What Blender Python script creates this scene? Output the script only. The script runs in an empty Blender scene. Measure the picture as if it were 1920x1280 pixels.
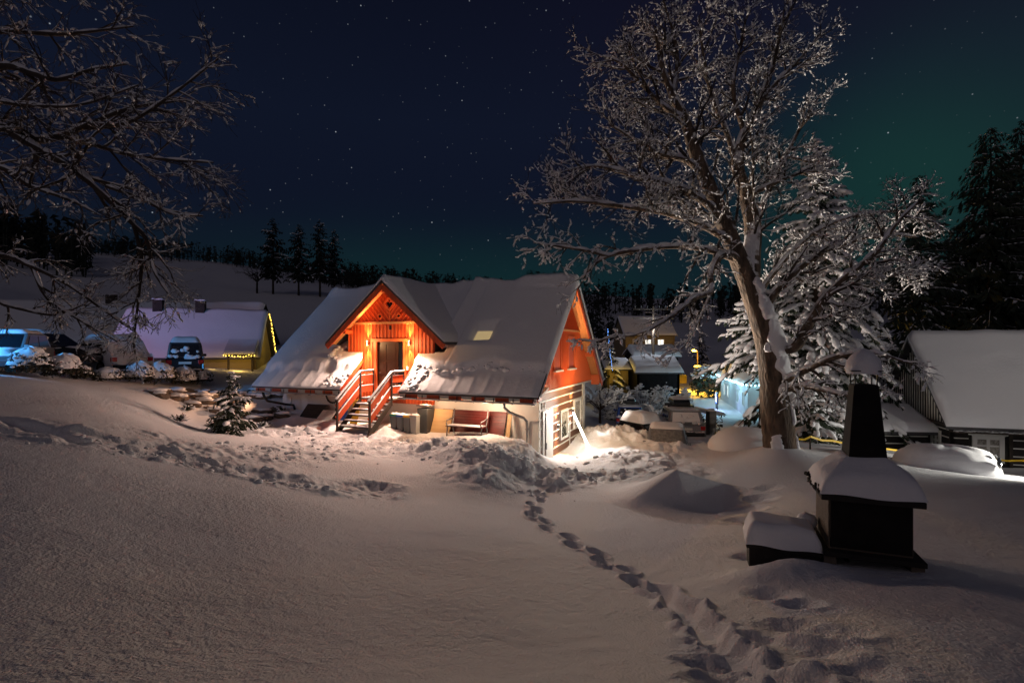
import bpy, math, random
import numpy as np
from mathutils import Vector, Matrix

SC = bpy.context.scene
COL = SC.collection
R = math.radians
# ------------------------------------------------------------------ camera, sky, sun, exposure
F, YH, CX = 950.0, 650.0, 960.0          # focal length and horizon, in pixels of the 1920 wide photograph
cam = bpy.data.cameras.new('camera')
cam.sensor_width = 36; cam.lens = F/1920*36; cam.shift_y = 10/1920
cam.clip_start = 0.05; cam.clip_end = 6000
camo = bpy.data.objects.new('camera', cam); COL.objects.link(camo)
camo.location = (0, 0, 0); camo.rotation_euler = (R(90), 0, 0)
SC.camera = camo
SC.view_settings.view_transform = 'Standard'; SC.view_settings.look = 'None'
SC.view_settings.exposure = 0; SC.view_settings.gamma = 1
SC.cycles.max_bounces = 5; SC.cycles.diffuse_bounces = 3; SC.cycles.glossy_bounces = 2
SC.cycles.transmission_bounces = 2; SC.cycles.transparent_max_bounces = 4
SC.cycles.use_denoising = True
SC.cycles.caustics_reflective = False; SC.cycles.caustics_refractive = False
SC.cycles.sample_clamp_indirect = 4

sun = bpy.data.lights.new('moon', 'SUN'); sun.energy = 0.12; sun.angle = R(45); sun.color = (1, .85, .90)
suno = bpy.data.objects.new('moon', sun); COL.objects.link(suno)
suno.rotation_euler = (R(64), 0, R(-14))   # from behind the camera, high

W = bpy.data.worlds.new('World'); SC.world = W; W.use_nodes = True
def build_world():
    nt = W.node_tree; N = nt.nodes; L = nt.links; N.clear()
    def n(t, **k):
        o = N.new(t)
        for a, b in k.items(): setattr(o, a, b)
        return o
    def M(op, a, b=None, c=None, clamp=False):
        o = n('ShaderNodeMath', operation=op, use_clamp=clamp)
        for i, v in enumerate((a, b, c)):
            if v is None: continue
            if isinstance(v, (int, float)): o.inputs[i].default_value = v
            else: L.new(v, o.inputs[i])
        return o.outputs[0]
    tc = n('ShaderNodeTexCoord'); sp = n('ShaderNodeSeparateXYZ'); L.new(tc.outputs['Generated'], sp.inputs[0])
    x, y, z = sp.outputs
    hyp = M('SQRT', M('ADD', M('MULTIPLY', x, x), M('MULTIPLY', y, y)))
    el = M('ARCTAN2', z, hyp); az = M('ARCTAN2', x, y)
    ramp = n('ShaderNodeValToRGB'); L.new(M('DIVIDE', el, 1.2, clamp=True), ramp.inputs[0])
    e = ramp.color_ramp.elements
    e[0].position = 0; e[0].color = (.0044, .0098, .0165, 1)
    e[1].position = 1; e[1].color = (.0024, .0031, .0085, 1)
    for p, c in ((.09, (.0044, .0096, .0172, 1)), (.20, (.0043, .0068, .0175, 1)), (.34, (.0048, .0076, .0190, 1)), (.55, (.0034, .0046, .0122, 1))):
        q = ramp.color_ramp.elements.new(p); q.color = c
    def gauss(a0, aw, e0, ew):
        da = M('DIVIDE', M('SUBTRACT', az, a0), aw); de = M('DIVIDE', M('SUBTRACT', el, e0), ew)
        return M('POWER', 2.718, M('MULTIPLY', M('ADD', M('MULTIPLY', da, da), M('MULTIPLY', de, de)), -1))
    def addc(base, fac, col):
        m = n('ShaderNodeMix', data_type='RGBA', blend_type='ADD'); m.clamp_factor = False
        L.new(fac, m.inputs[0]); L.new(base, m.inputs[6]); m.inputs[7].default_value = (*col, 1)
        return m.outputs[2]
    nz = n('ShaderNodeTexNoise'); nz.inputs['Scale'].default_value = 3; nz.inputs['Detail'].default_value = 2
    L.new(tc.outputs['Generated'], nz.inputs['Vector'])
    wob = M('ADD', M('MULTIPLY', nz.outputs[0], .8), .6)
    c = addc(ramp.outputs[0], M('MULTIPLY', gauss(.66, .21, .25, .15), wob), (.0022, .025, .0125))
    c = addc(c, M('MULTIPLY', gauss(-.02, .42, .13, .09), wob), (.0006, .011, .0065))
    c = addc(c, gauss(.42, .35, .62, .22), (.0016, .000, .0016))
    c = addc(c, gauss(.85, .25, .45, .35), (.002, .002, .0015))
    # stars
    def stars(scale, rad, thr, gain):
        v = n('ShaderNodeTexVoronoi', feature='F1'); v.inputs['Scale'].default_value = scale
        L.new(tc.outputs['Generated'], v.inputs['Vector'])
        near = M('SUBTRACT', 1, M('DIVIDE', v.outputs['Distance'], rad*scale), clamp=True)
        sc = n('ShaderNodeSeparateColor'); L.new(v.outputs['Color'], sc.inputs[0])
        br = M('MULTIPLY', M('SUBTRACT', sc.outputs[0], thr, clamp=True), gain/(1-thr))
        return M('MULTIPLY', M('MULTIPLY', near, br), M('GREATER_THAN', el, .02))
    s = M('ADD', M('ADD', stars(95, .0012, .50, .26), stars(46, .0013, .62, .6)), stars(15, .0019, .60, 1.9))
    c = addc(c, s, (.85, .92, 1))
    # warm fill glow added low in the unseen sky behind the viewer
    south = M('MULTIPLY', M('SUBTRACT', M('MULTIPLY', y, -1), .1, clamp=True), M('SUBTRACT', 1, M('MULTIPLY', el, .8), clamp=True))
    c = addc(c, south, (.022, .016, .015))
    bg = n('ShaderNodeBackground'); L.new(c, bg.inputs[0]); bg.inputs[1].default_value = 1
    out = n('ShaderNodeOutputWorld'); L.new(bg.outputs[0], out.inputs[0])
build_world()

# ------------------------------------------------------------------ helpers
def P(px, py, d): return Vector(((px-CX)/F*d, d, (YH-py)/F*d))

def _ico():
    t = (1+5**.5)/2
    v = [(-1,t,0),(1,t,0),(-1,-t,0),(1,-t,0),(0,-1,t),(0,1,t),(0,-1,-t),(0,1,-t),(t,0,-1),(t,0,1),(-t,0,-1),(-t,0,1)]
    v = np.array(v)/math.sqrt(1+t*t)
    f = [(0,11,5),(0,5,1),(0,1,7),(0,7,10),(0,10,11),(1,5,9),(5,11,4),(11,10,2),(10,7,6),(7,1,8),(3,9,4),(3,4,2),(3,2,6),(3,6,8),(3,8,9),(4,9,5),(2,4,11),(6,2,10),(8,6,7),(9,8,1)]
    return v, f
ICO1 = _ico()
def _sub(ico):
    v, f = ico; v = [tuple(a) for a in v]; c = {}; nf = []
    def mid(a, b):
        k = (min(a, b), max(a, b))
        if k not in c:
            m = np.array(v[a])+np.array(v[b]); v.append(tuple(m/np.linalg.norm(m))); c[k] = len(v)-1
        return c[k]
    for a, b, d in f:
        ab, bd, da = mid(a, b), mid(b, d), mid(d, a)
        nf += [(a, ab, da), (b, bd, ab), (d, da, bd), (ab, bd, da)]
    return np.array(v), nf
ICO2 = _sub(ICO1); ICO3 = _sub(ICO2)

class MB:
    def __init__(s): s.v = []; s.f = []
    def add(s, verts, faces):
        o = len(s.v); s.v.extend([tuple(a) for a in verts]); s.f.extend([tuple(i+o for i in q) for q in faces]); return s
    def box(s, x0, x1, y0, y1, z0, z1):
        return s.add([(x0,y0,z0),(x1,y0,z0),(x1,y1,z0),(x0,y1,z0),(x0,y0,z1),(x1,y0,z1),(x1,y1,z1),(x0,y1,z1)],
                     [(0,3,2,1),(4,5,6,7),(0,1,5,4),(1,2,6,5),(2,3,7,6),(3,0,4,7)])
    def bar(s, a, b, w, h, up=(0,0,1)):
        a = Vector(a); b = Vector(b); t = (b-a).normalized(); up = Vector(up)
        x = t.cross(up)
        if x.length < 1e-4: x = t.cross(Vector((1,0,0)))
        x.normalize(); y = x.cross(t).normalized(); x = x*w/2; y = y*h/2
        vs = [p+i*x+j*y for p in (a, b) for i, j in ((-1,-1),(1,-1),(1,1),(-1,1))]
        return s.add(vs, [(0,1,2,3),(7,6,5,4),(0,4,5,1),(1,5,6,2),(2,6,7,3),(3,7,4,0)])
    def prism(s, poly, ext):
        n = len(poly); e = Vector(ext); vs = [Vector(p) for p in poly]; vs += [p+e for p in vs]
        return s.add(vs, [tuple(range(n))[::-1], tuple(range(n, 2*n))]+[(i, (i+1) % n, (i+1) % n+n, i+n) for i in range(n)])
    def tube(s, pts, rad, n=8, cap=True):
        pts = np.asarray([tuple(p) for p in pts], float); m = len(pts)
        rad = np.full(m, rad) if np.isscalar(rad) else np.asarray(rad, float)
        t = np.gradient(pts, axis=0); t /= np.linalg.norm(t, axis=1)[:, None]+1e-9
        ref = np.array([0,0,1.]) if abs(t[:, 2]).mean() < .8 else np.array([1.,0,0])
        a = np.cross(t, ref); a /= np.linalg.norm(a, axis=1)[:, None]+1e-9; b = np.cross(a, t)
        ang = np.arange(n)*2*math.pi/n
        ring = pts[:, None, :]+rad[:, None, None]*(a[:, None, :]*np.cos(ang)[None, :, None]+b[:, None, :]*np.sin(ang)[None, :, None])
        fs = [(i*n+j, i*n+(j+1) % n, (i+1)*n+(j+1) % n, (i+1)*n+j) for i in range(m-1) for j in range(n)]
        if cap: fs += [tuple(range(n))[::-1], tuple(range((m-1)*n, m*n))]
        return s.add(ring.reshape(-1, 3).tolist(), fs)
    def cyl(s, a, b, r, r2=None, n=16): return s.tube([a, b], [r, r if r2 is None else r2], n)
    def blob(s, c, ax, ay, az, ico=ICO1, jit=0, rng=None):
        v, f = ico; m = np.array([ax, ay, az], float)
        q = v@m+np.array(tuple(c))
        if jit: q = q+(rng.random(q.shape)-.5)*jit
        return s.add(q.tolist(), f)
    def grid(s, fn, nu, nv):
        vs = [fn(i/(nu-1), j/(nv-1)) for j in range(nv) for i in range(nu)]
        return s.add(vs, [(j*nu+i, j*nu+i+1, (j+1)*nu+i+1, (j+1)*nu+i) for j in range(nv-1) for i in range(nu-1)])
    def build(s, name, mat, parent=None, smooth=False, bevel=0, **props):
        me = bpy.data.meshes.new(name); me.from_pydata(s.v, [], s.f); me.materials.append(mat)
        if smooth: me.polygons.foreach_set('use_smooth', [True]*len(me.polygons))
        me.update()
        o = bpy.data.objects.new(name, me); COL.objects.link(o)
        if parent: o.parent = parent
        if bevel:
            b = o.modifiers.new('bevel', 'BEVEL'); b.width = bevel; b.segments = 2; b.limit_method = 'ANGLE'
        for k, v in props.items(): o[k] = v
        return o
def tag(o, label, cat, group=None, kind=None):
    o['label'] = label; o['category'] = cat
    if group: o['group'] = group
    if kind: o['kind'] = kind
    return o
def empty(name, loc, rz=0, label=None, cat=None, group=None):
    o = bpy.data.objects.new(name, None); COL.objects.link(o); o.location = loc; o.rotation_euler = (0, 0, rz); o.empty_display_size = .2
    if label: tag(o, label, cat, group)
    return o
def copy_tree(o, parent=None):
    c = o.copy(); COL.objects.link(c)
    if parent: c.parent = parent
    for ch in list(o.children): copy_tree(ch, c)
    return c
def lamp(name, loc, col, energy, radius=.05, kind='POINT', aim=None, angle=90, blend=.5, parent=None):
    l = bpy.data.lights.new(name, kind); l.color = col; l.energy = energy
    l.shadow_soft_size = radius
    if kind == 'SPOT': l.spot_size = R(angle); l.spot_blend = blend
    o = bpy.data.objects.new(name, l); COL.objects.link(o); o.location = loc
    if aim is not None: o.rotation_euler = (Vector(aim)-Vector(loc)).to_track_quat('-Z', 'Y').to_euler()
    if parent: o.parent = parent
    return o

# ------------------------------------------------------------------ materials
def mat(name, col, rough=.7, col2=None, nscale=6, bump=0, bscale=30, metal=0, emit=None, estr=0, stretch=None, alpha=None, spec=None, wave=None):
    m = bpy.data.materials.new(name); m.use_nodes = True; nt = m.node_tree; N = nt.nodes; L = nt.links
    b = N['Principled BSDF']; b.inputs['Base Color'].default_value = (*col, 1); b.inputs['Roughness'].default_value = rough
    b.inputs['Metallic'].default_value = metal
    if spec is not None: b.inputs['Specular IOR Level'].default_value = spec
    tc = N.new('ShaderNodeTexCoord'); mp = N.new('ShaderNodeMapping'); L.new(tc.outputs['Object'], mp.inputs[0])
    if stretch: mp.inputs['Scale'].default_value = stretch
    if col2 is not None:
        z = N.new('ShaderNodeTexNoise'); z.inputs['Scale'].default_value = nscale; z.inputs['Detail'].default_value = 5; L.new(mp.outputs[0], z.inputs['Vector'])
        r = N.new('ShaderNodeValToRGB'); r.color_ramp.elements[0].position = .35; r.color_ramp.elements[1].position = .65
        r.color_ramp.elements[0].color = (*col, 1); r.color_ramp.elements[1].color = (*col2, 1)
        L.new(z.outputs[0], r.inputs[0]); L.new(r.outputs[0], b.inputs['Base Color'])
    if bump:
        z2 = N.new('ShaderNodeTexNoise'); z2.inputs['Scale'].default_value = bscale; z2.inputs['Detail'].default_value = 6; L.new(mp.outputs[0], z2.inputs['Vector'])
        bp = N.new('ShaderNodeBump'); bp.inputs['Strength'].default_value = 1; bp.inputs['Distance'].default_value = bump
        L.new(z2.outputs[0], bp.inputs['Height']); L.new(bp.outputs[0], b.inputs['Normal'])
    if emit: b.inputs['Emission Color'].default_value = (*emit, 1); b.inputs['Emission Strength'].default_value = estr
    return m
def bark_snow(name, c1, c2, thr=.45, bump=.02):
    """bark whose upward faces carry snow"""
    m = mat(name, c1, .9, c2, 5, bump, 14, stretch=(1, 1, .3)); nt = m.node_tree; N = nt.nodes; L = nt.links; b = N['Principled BSDF']
    g = N.new('ShaderNodeNewGeometry'); s = N.new('ShaderNodeSeparateXYZ'); L.new(g.outputs['True Normal'], s.inputs[0])
    z = N.new('ShaderNodeTexNoise'); z.inputs['Scale'].default_value = 2.5; L.new(g.outputs['Position'], z.inputs['Vector'])
    a = N.new('ShaderNodeMath'); a.operation = 'MULTIPLY_ADD'; a.inputs[1].default_value = .9; L.new(z.outputs[0], a.inputs[0]); L.new(s.outputs[2], a.inputs[2])
    mr = N.new('ShaderNodeMapRange'); mr.inputs[1].default_value = thr+.45; mr.inputs[2].default_value = thr+.6; L.new(a.outputs[0], mr.inputs[0])
    mx = N.new('ShaderNodeMix'); mx.data_type = 'RGBA'; L.new(mr.outputs[0], mx.inputs[0])
    src = b.inputs['Base Color'].links[0].from_socket; L.new(src, mx.inputs[6]); mx.inputs[7].default_value = (.8, .8, .82, 1)
    L.new(mx.outputs[2], b.inputs['Base Color'])
    return m
def snow_mat(name, b1=.02, s1=22, b2=.006, s2=70, stretch=(1, 1, 1), glint=False):
    m = bpy.data.materials.new(name); m.use_nodes = True; nt = m.node_tree; N = nt.nodes; L = nt.links; b = N['Principled BSDF']
    b.inputs['Base Color'].default_value = (.84, .84, .86, 1); b.inputs['Roughness'].default_value = .75; b.inputs['Specular IOR Level'].default_value = .25
    g = N.new('ShaderNodeNewGeometry'); mp = N.new('ShaderNodeMapping'); mp.inputs['Scale'].default_value = stretch; L.new(g.outputs['Position'], mp.inputs[0])
    z1 = N.new('ShaderNodeTexNoise'); z1.inputs['Scale'].default_value = s1; z1.inputs['Detail'].default_value = 4; z1.inputs['Roughness'].default_value = .6
    z2 = N.new('ShaderNodeTexNoise'); z2.inputs['Scale'].default_value = s2; z2.inputs['Detail'].default_value = 3
    L.new(mp.outputs[0], z1.inputs['Vector']); L.new(mp.outputs[0], z2.inputs['Vector'])
    zv = N.new('ShaderNodeTexNoise'); zv.inputs['Scale'].default_value = .55; zv.inputs['Detail'].default_value = 4; L.new(g.outputs['Position'], zv.inputs['Vector'])
    vr = N.new('ShaderNodeMapRange'); vr.inputs[1].default_value = .36; vr.inputs[2].default_value = .64; vr.inputs[3].default_value = .12; vr.inputs[4].default_value = 1.0; L.new(zv.outputs[0], vr.inputs[0])
    p1 = N.new('ShaderNodeBump'); p1.inputs['Distance'].default_value = b1; L.new(vr.outputs[0], p1.inputs['Strength']); L.new(z1.outputs[0], p1.inputs['Height'])
    p2 = N.new('ShaderNodeBump'); p2.inputs['Distance'].default_value = b2; L.new(z2.outputs[0], p2.inputs['Height']); L.new(p1.outputs[0], p2.inputs['Normal'])
    L.new(p2.outputs[0], b.inputs['Normal'])
    return m
M = dict(
    ground=snow_mat('ground_snow', .05, 17, .016, 55, (1.0, .62, 1)),
    snow=snow_mat('snow', .02, 9, .006, 40),
    frost=snow_mat('frosted_snow', .01, 14, .004, 60),
    white=mat('white_render', (.74, .71, .66), .9, (.66, .63, .58), 1.2, .004, 25),
    orange=mat('orange_paint', (.56, .085, .018), .6, (.42, .058, .013), 5, .006, 18, stretch=(3, 3, .25)),
    orange2=mat('orange_batten', (.66, .13, .03), .6),
    pale=mat('pale_timber', (.66, .30, .11), .6, (.60, .26, .09), 4, stretch=(1, 6, 1)),
    log=mat('brown_log', (.16, .065, .030), .7, (.115, .045, .022), 2.5, .006, 12, stretch=(1, .15, 3)),
    dark=mat('dark_timber', (.030, .022, .018), .85, (.050, .036, .026), 3, .006, 14),
    darker=mat('blackened_wood', (.013, .011, .010), .9, (.022, .018, .015), 4, .004, 18),
    stripe=mat('white_stripe', (.72, .70, .65), .8, (.62, .60, .55), 2),
    frame=mat('white_frame', (.74, .73, .69), .6),
    roof=mat('dark_roof_sheet', (.035, .035, .04), .5, (.06, .055, .055), 3),
    metal=mat('grey_zinc', (.26, .26, .27), .45, (.20, .20, .21), 6, metal=.6),
    blackm=mat('black_metal', (.02, .02, .022), .4, metal=.3),
    soot=mat('sooty_steel', (.010, .009, .009), .85, (.016, .014, .013), 5, .003, 20, spec=.15),
    iron=mat('grey_cast_iron', (.20, .20, .20), .55, metal=.4),
    door=mat('oak_door', (.060, .019, .007), .45, (.042, .013, .005), 3, .003, 14, stretch=(3, 3, .3)),
    glass=mat('dark_glass', (.012, .013, .016), .08, spec=.7),
    stone=mat('field_stone', (.16, .12, .09), .9, (.075, .055, .04), 2.2, .04, 6),
    gstone=mat('grey_stone', (.13, .12, .11), .9, (.07, .065, .06), 4, .03, 9),
    mortar=mat('smoker_brick', (.14, .11, .085), .9, (.10, .08, .06), 9, .012, 30),
    bark=bark_snow('maple_bark', (.175, .120, .080), (.050, .034, .024), .22, .12),
    twig=bark_snow('twig_bark', (.060, .042, .030), (.035, .025, .019), .55, 0),
    twigdark=bark_snow('dark_twig_bark', (.030, .024, .020), (.020, .016, .013), .9, 0),
    needle=mat('spruce_needles', (.020, .034, .018), .8, (.034, .046, .026), 5),
    needledark=mat('dark_needles', (.012, .017, .011), .85, (.018, .022, .014), 4),
    leaf=mat('shrub_leaves', (.022, .030, .018), .8, (.045, .035, .022), 9),
    wood=mat('light_pine', (.52, .34, .16), .6, (.44, .27, .12), 2, .002, 20, stretch=(.4, 4, 4)),
    redwood=mat('red_stained_wood', (.105, .010, .007), .5, (.060, .006, .005), 3, stretch=(.4, 4, 4)),
    bin=mat('grey_plastic', (.11, .115, .12), .5), lbin=mat('light_grey_plastic', (.34, .34, .33), .5),
    dbin=mat('dark_grey_plastic', (.04, .042, .045), .5),
    green=mat('green_plastic', (.03, .22, .15), .45), blue=mat('blue_plastic', (.03, .12, .50), .45),
    yellow=mat('yellow_plastic', (.75, .45, .03), .45), red=mat('red_plastic', (.55, .06, .04), .4),
    tyre=mat('rubber', (.012, .012, .013), .8), rim=mat('alloy', (.35, .35, .36), .35, metal=.8),
    cblue=mat('blue_car_paint', (.012, .050, .24), .25, spec=.7), cdark=mat('dark_car_paint', (.020, .022, .026), .25, spec=.7),
    cgrey=mat('grey_car_paint', (.09, .085, .08), .3, spec=.6), csil=mat('silver_car_paint', (.22, .23, .25), .3, metal=.4),
    tail=mat('red_tail_light', (.40, .012, .010), .25), plate=mat('number_plate', (.70, .70, .66), .5),
    tape=mat('yellow_tape', (.85, .55, .02), .5), pole=mat('weathered_pole', (.12, .085, .055), .9, (.08, .055, .035), 4),
    wallY=mat('cream_render', (.24, .19, .10), .9), wallW=mat('pale_render', (.62, .64, .66), .9),
    wallO=mat('ochre_render', (.34, .26, .10), .9),
    curtain=mat('lace_curtain', (.46, .44, .39), .9, (.20, .18, .15), 14),
    bulbY=mat('yellow_bulb', (1, .7, .1), .4, emit=(1, .62, .08), estr=7),
    bulbC=mat('cyan_bulb', (.5, .9, 1), .4, emit=(.45, .92, 1), estr=12),
    bulbB=mat('blue_bulb', (.2, .4, 1), .4, emit=(.12, .35, 1), estr=4),
    streakW=mat('glowing_streak', (1, 1, 1), .4, emit=(1, .96, .86), estr=16),  # glow stands in for a bright streak of light, not a lamp
    litW=mat('lit_window', (1, .8, .5), .4, emit=(1, .66, .30), estr=.55),
    litC=mat('cool_lit_window', (1, 1, 1), .4, emit=(.95, .95, .88), estr=1.4),
    sodium=mat('sodium_lamp_glass', (1, .6, .1), .3, emit=(1, .50, .05), estr=30),
    frostglass=mat('frosted_glass', (.24, .23, .22), .7, (.11, .11, .11), 9, .006, 40),
    star=mat('white_lamp_glass', (1, 1, 1), .3, emit=(.85, .92, 1), estr=22),
    signlit=mat('backlit_sign', (1, 1, 1), .3, emit=(.75, .85, 1), estr=5),
    signblue=mat('backlit_sign_blue', (.1, .2, .8), .3, emit=(.10, .20, .9), estr=1.2),
    warmlens=mat('warm_lamp_lens', (1, .8, .5), .3, emit=(1, .74, .36), estr=24),
    skylit=mat('lit_skylight', (1, .8, .5), .3, emit=(1, .74, .34), estr=.34),
)

# ------------------------------------------------------------------ noise and terrain
def _h(ix, iy, seed):
    n = (ix.astype(np.int64)*374761393+iy.astype(np.int64)*668265263+seed*974711) & 0x7fffffff
    n = ((n ^ (n >> 13))*1274126177) & 0x7fffffff
    return ((n ^ (n >> 16)) & 0xffffff)/float(0xffffff)
def vn(x, y, seed=0):
    ix = np.floor(x); iy = np.floor(y); fx = x-ix; fy = y-iy
    u = fx*fx*fx*(fx*(fx*6-15)+10); v = fy*fy*fy*(fy*(fy*6-15)+10)
    a = _h(ix, iy, seed); b = _h(ix+1, iy, seed); c = _h(ix, iy+1, seed); d = _h(ix+1, iy+1, seed)
    return (a*(1-u)+b*u)*(1-v)+(c*(1-u)+d*u)*v
def fbm(x, y, seed=0, oct=4, gain=.5):
    s = 0; a = 1; t = 0
    for i in range(oct):
        s = s+a*(vn(x*2**i+17.3*i, y*2**i-9.1*i, seed+i)-.5); t += a; a *= gain
    return s/t*2
def rnd(x, y, seed=0): return 1-np.abs(fbm(x, y, seed, 3))*2.2   # ridged

CP = [  # (px, py, depth) seen in the photograph
 (0,1280,2.3),(300,1280,2.45),(570,1280,2.55),(960,1280,2.6),(1200,1280,2.75),(1500,1280,2.85),(1920,1280,3.0),
 (0,1000,4.4),(0,830,8.0),(0,800,9.5),(0,760,11.5),(0,722,14),(0,694,19),(60,690,21),
 (150,850,8.3),(150,810,10),(150,755,13.5),(150,722,18),(200,708,23),
 (300,1050,4.7),(300,885,8.7),(300,850,10.5),(290,800,14),(270,760,17.5),(300,728,22),(340,722,24),
 (420,712,27),(500,708,30),(430,830,15.5),(340,800,17),(400,736,24),(520,739,25),(320,735,23),(360,788,20.8),(440,794,21.2),(435,810,18.5),(520,795,21.8),
 (560,830,17),(560,880,13),(570,915,10.5),(570,1050,5.6),
 (640,803,20.3),(700,830,18),(700,862,15.5),(700,905,13),(720,940,11),(720,1050,6.5),
 (800,812,19.8),(870,822,18.4),(900,832,17),(900,872,15),(870,905,13.4),(900,958,11.3),(900,1050,7.2),(960,1150,4.7),
 (985,832,18.6),(1035,860,20.2),(1060,852,21.4),(1100,845,21.3),(1030,882,17),(1060,885,16.2),(1000,925,13.6),(1000,962,11.8),(1000,1050,7.8),
 (1130,852,19),(1140,880,17),(1200,902,15),(1200,960,12),(1200,1050,8.3),(1250,1150,5.3),
 (1110,812,25),(1150,822,23.5),(1250,838,21),(1330,838,21),(1130,792,36),(1170,797,35),(1270,812,28),(1220,812,27),
 (1300,858,19),(1380,852,18.5),(1455,848,17),(1520,842,18.5),(1560,856,17),(1400,905,14.2),(1450,965,10.4),(1450,1050,7.2),
 (1600,1078,6.2),(1800,1050,6.8),(1750,955,9.8),(1900,955,9.8),(1880,905,13.8),(1750,880,16.5),(1880,893,17),(1700,860,19),
 (1800,872,21.5),(1910,880,20),(1640,835,23),
 (1330,800,33),(1400,790,36),(1350,765,46),(1420,785,40),(1310,728,68),(1270,735,62),(1200,740,60),(1120,745,55),
 (1250,688,95),(1350,680,100),(1250,640,160),(1350,625,170),(1280,590,260),(1150,590,250),(1100,560,300),
 (1550,760,45),(1700,740,50),(1650,650,90),(1850,640,80),(1800,600,150),(1900,560,170),
 (250,672,40),(450,668,42),(150,668,36),(0,650,32),(560,640,55),(900,700,40),(960,650,60),
 (560,553,100),(480,550,100),(610,556,100),(300,545,95),(100,560,80),(0,580,60),
 (150,474,180),(0,470,170),(330,488,175),(450,500,170),(540,522,170),(650,540,180),(760,548,200),(900,552,230),
]
_pts = np.array([[(a-CX)/F*d, d, (YH-b)/F*d] for a, b, d in CP])
_raw = np.array([(0,.3,-1.5),(-1.5,.5,-1.4),(2,.5,-1.7),(-2,0,-1.3),(3,0,-1.8),(0,-3,-1.2),(-5,-3,-.8),(5,-3,-1.7),(-12,0,-.5),(12,0,-2.6),(-25,6,.1),(27,8,-3.6),
 (0,-20,0),(-40,-20,3),(40,-20,-3),(-60,25,5),(45,25,-4.8),(60,20,-4),(-150,60,28),(150,70,14),(0,-150,8),(-120,-100,15),(120,-100,6),
 (0,700,60),(-400,600,80),(400,600,60),(-700,100,80),(700,100,50),(0,-700,40),(0,2500,60),(-1800,1800,60),(1800,1800,60),(-2500,0,60),(2500,0,60),(0,-2500,60)], float)
_all = np.vstack([_pts, _raw])
def _q(x, y):
    r = np.sqrt(x*x+y*y+.02); th = np.arctan2(x, y)
    return np.stack([th*2.2, np.log(r)], -1)
def _k(d2): return np.where(d2 > 1e-12, .5*d2*np.log(np.maximum(d2, 1e-12)), 0)
_c = _q(_all[:, 0], _all[:, 1]); _n = len(_c)
_A = np.zeros((_n+3, _n+3)); _A[:_n, :_n] = _k(((_c[:, None]-_c[None])**2).sum(-1))+np.eye(_n)*4e-3
_A[:_n, _n] = 1; _A[:_n, _n+1:] = _c; _A[_n:, :_n] = _A[:_n, _n:].T
_wt = np.clip(np.sqrt(_all[:, 0]**2+_all[:, 1]**2), 2, None)
_b = np.zeros(_n+3); _b[:_n] = _all[:, 2]/_wt            # interpolate the elevation angle, so far hills stay smooth
_s = np.linalg.solve(_A, _b)
def H(x, y):
    x = np.atleast_1d(np.asarray(x, float)); y = np.atleast_1d(np.asarray(y, float)); q = _q(x, y)
    o = _s[_n]+q@_s[_n+1:]
    for i in range(_n): o = o+_s[i]*_k(((q-_c[i])**2).sum(-1))
    return o*np.clip(np.sqrt(x*x+y*y), 2, None)
def h(x, y): return float(H(x, y)[0])
def G(px, py, dmin=1.5, dmax=150):
    """where the sight line through a pixel meets the ground"""
    d = np.exp(np.linspace(math.log(dmin), math.log(dmax), 1500)); z = (YH-py)/F*d
    w = np.nonzero(H((px-CX)/F*d, d) >= z)[0]
    i = w[0] if len(w) else len(d)-1
    return Vector(((px-CX)/F*d[i], d[i], z[i]))
def at(px, d):
    x = (px-CX)/F*d; return Vector((x, d, h(x, d)))

def seg_dist(x, y, pl):
    best = np.full(x.shape, 1e9); along = np.zeros(x.shape); acc = 0
    for a, b in zip(pl[:-1], pl[1:]):
        dx, dy = b[0]-a[0], b[1]-a[1]; l2 = dx*dx+dy*dy+1e-9
        t = np.clip(((x-a[0])*dx+(y-a[1])*dy)/l2, 0, 1)
        d = np.hypot(x-a[0]-t*dx, y-a[1]-t*dy); m = d < best
        best = np.where(m, d, best); along = np.where(m, acc+t*math.sqrt(l2), along); acc += math.sqrt(l2)
    return best, along

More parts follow.
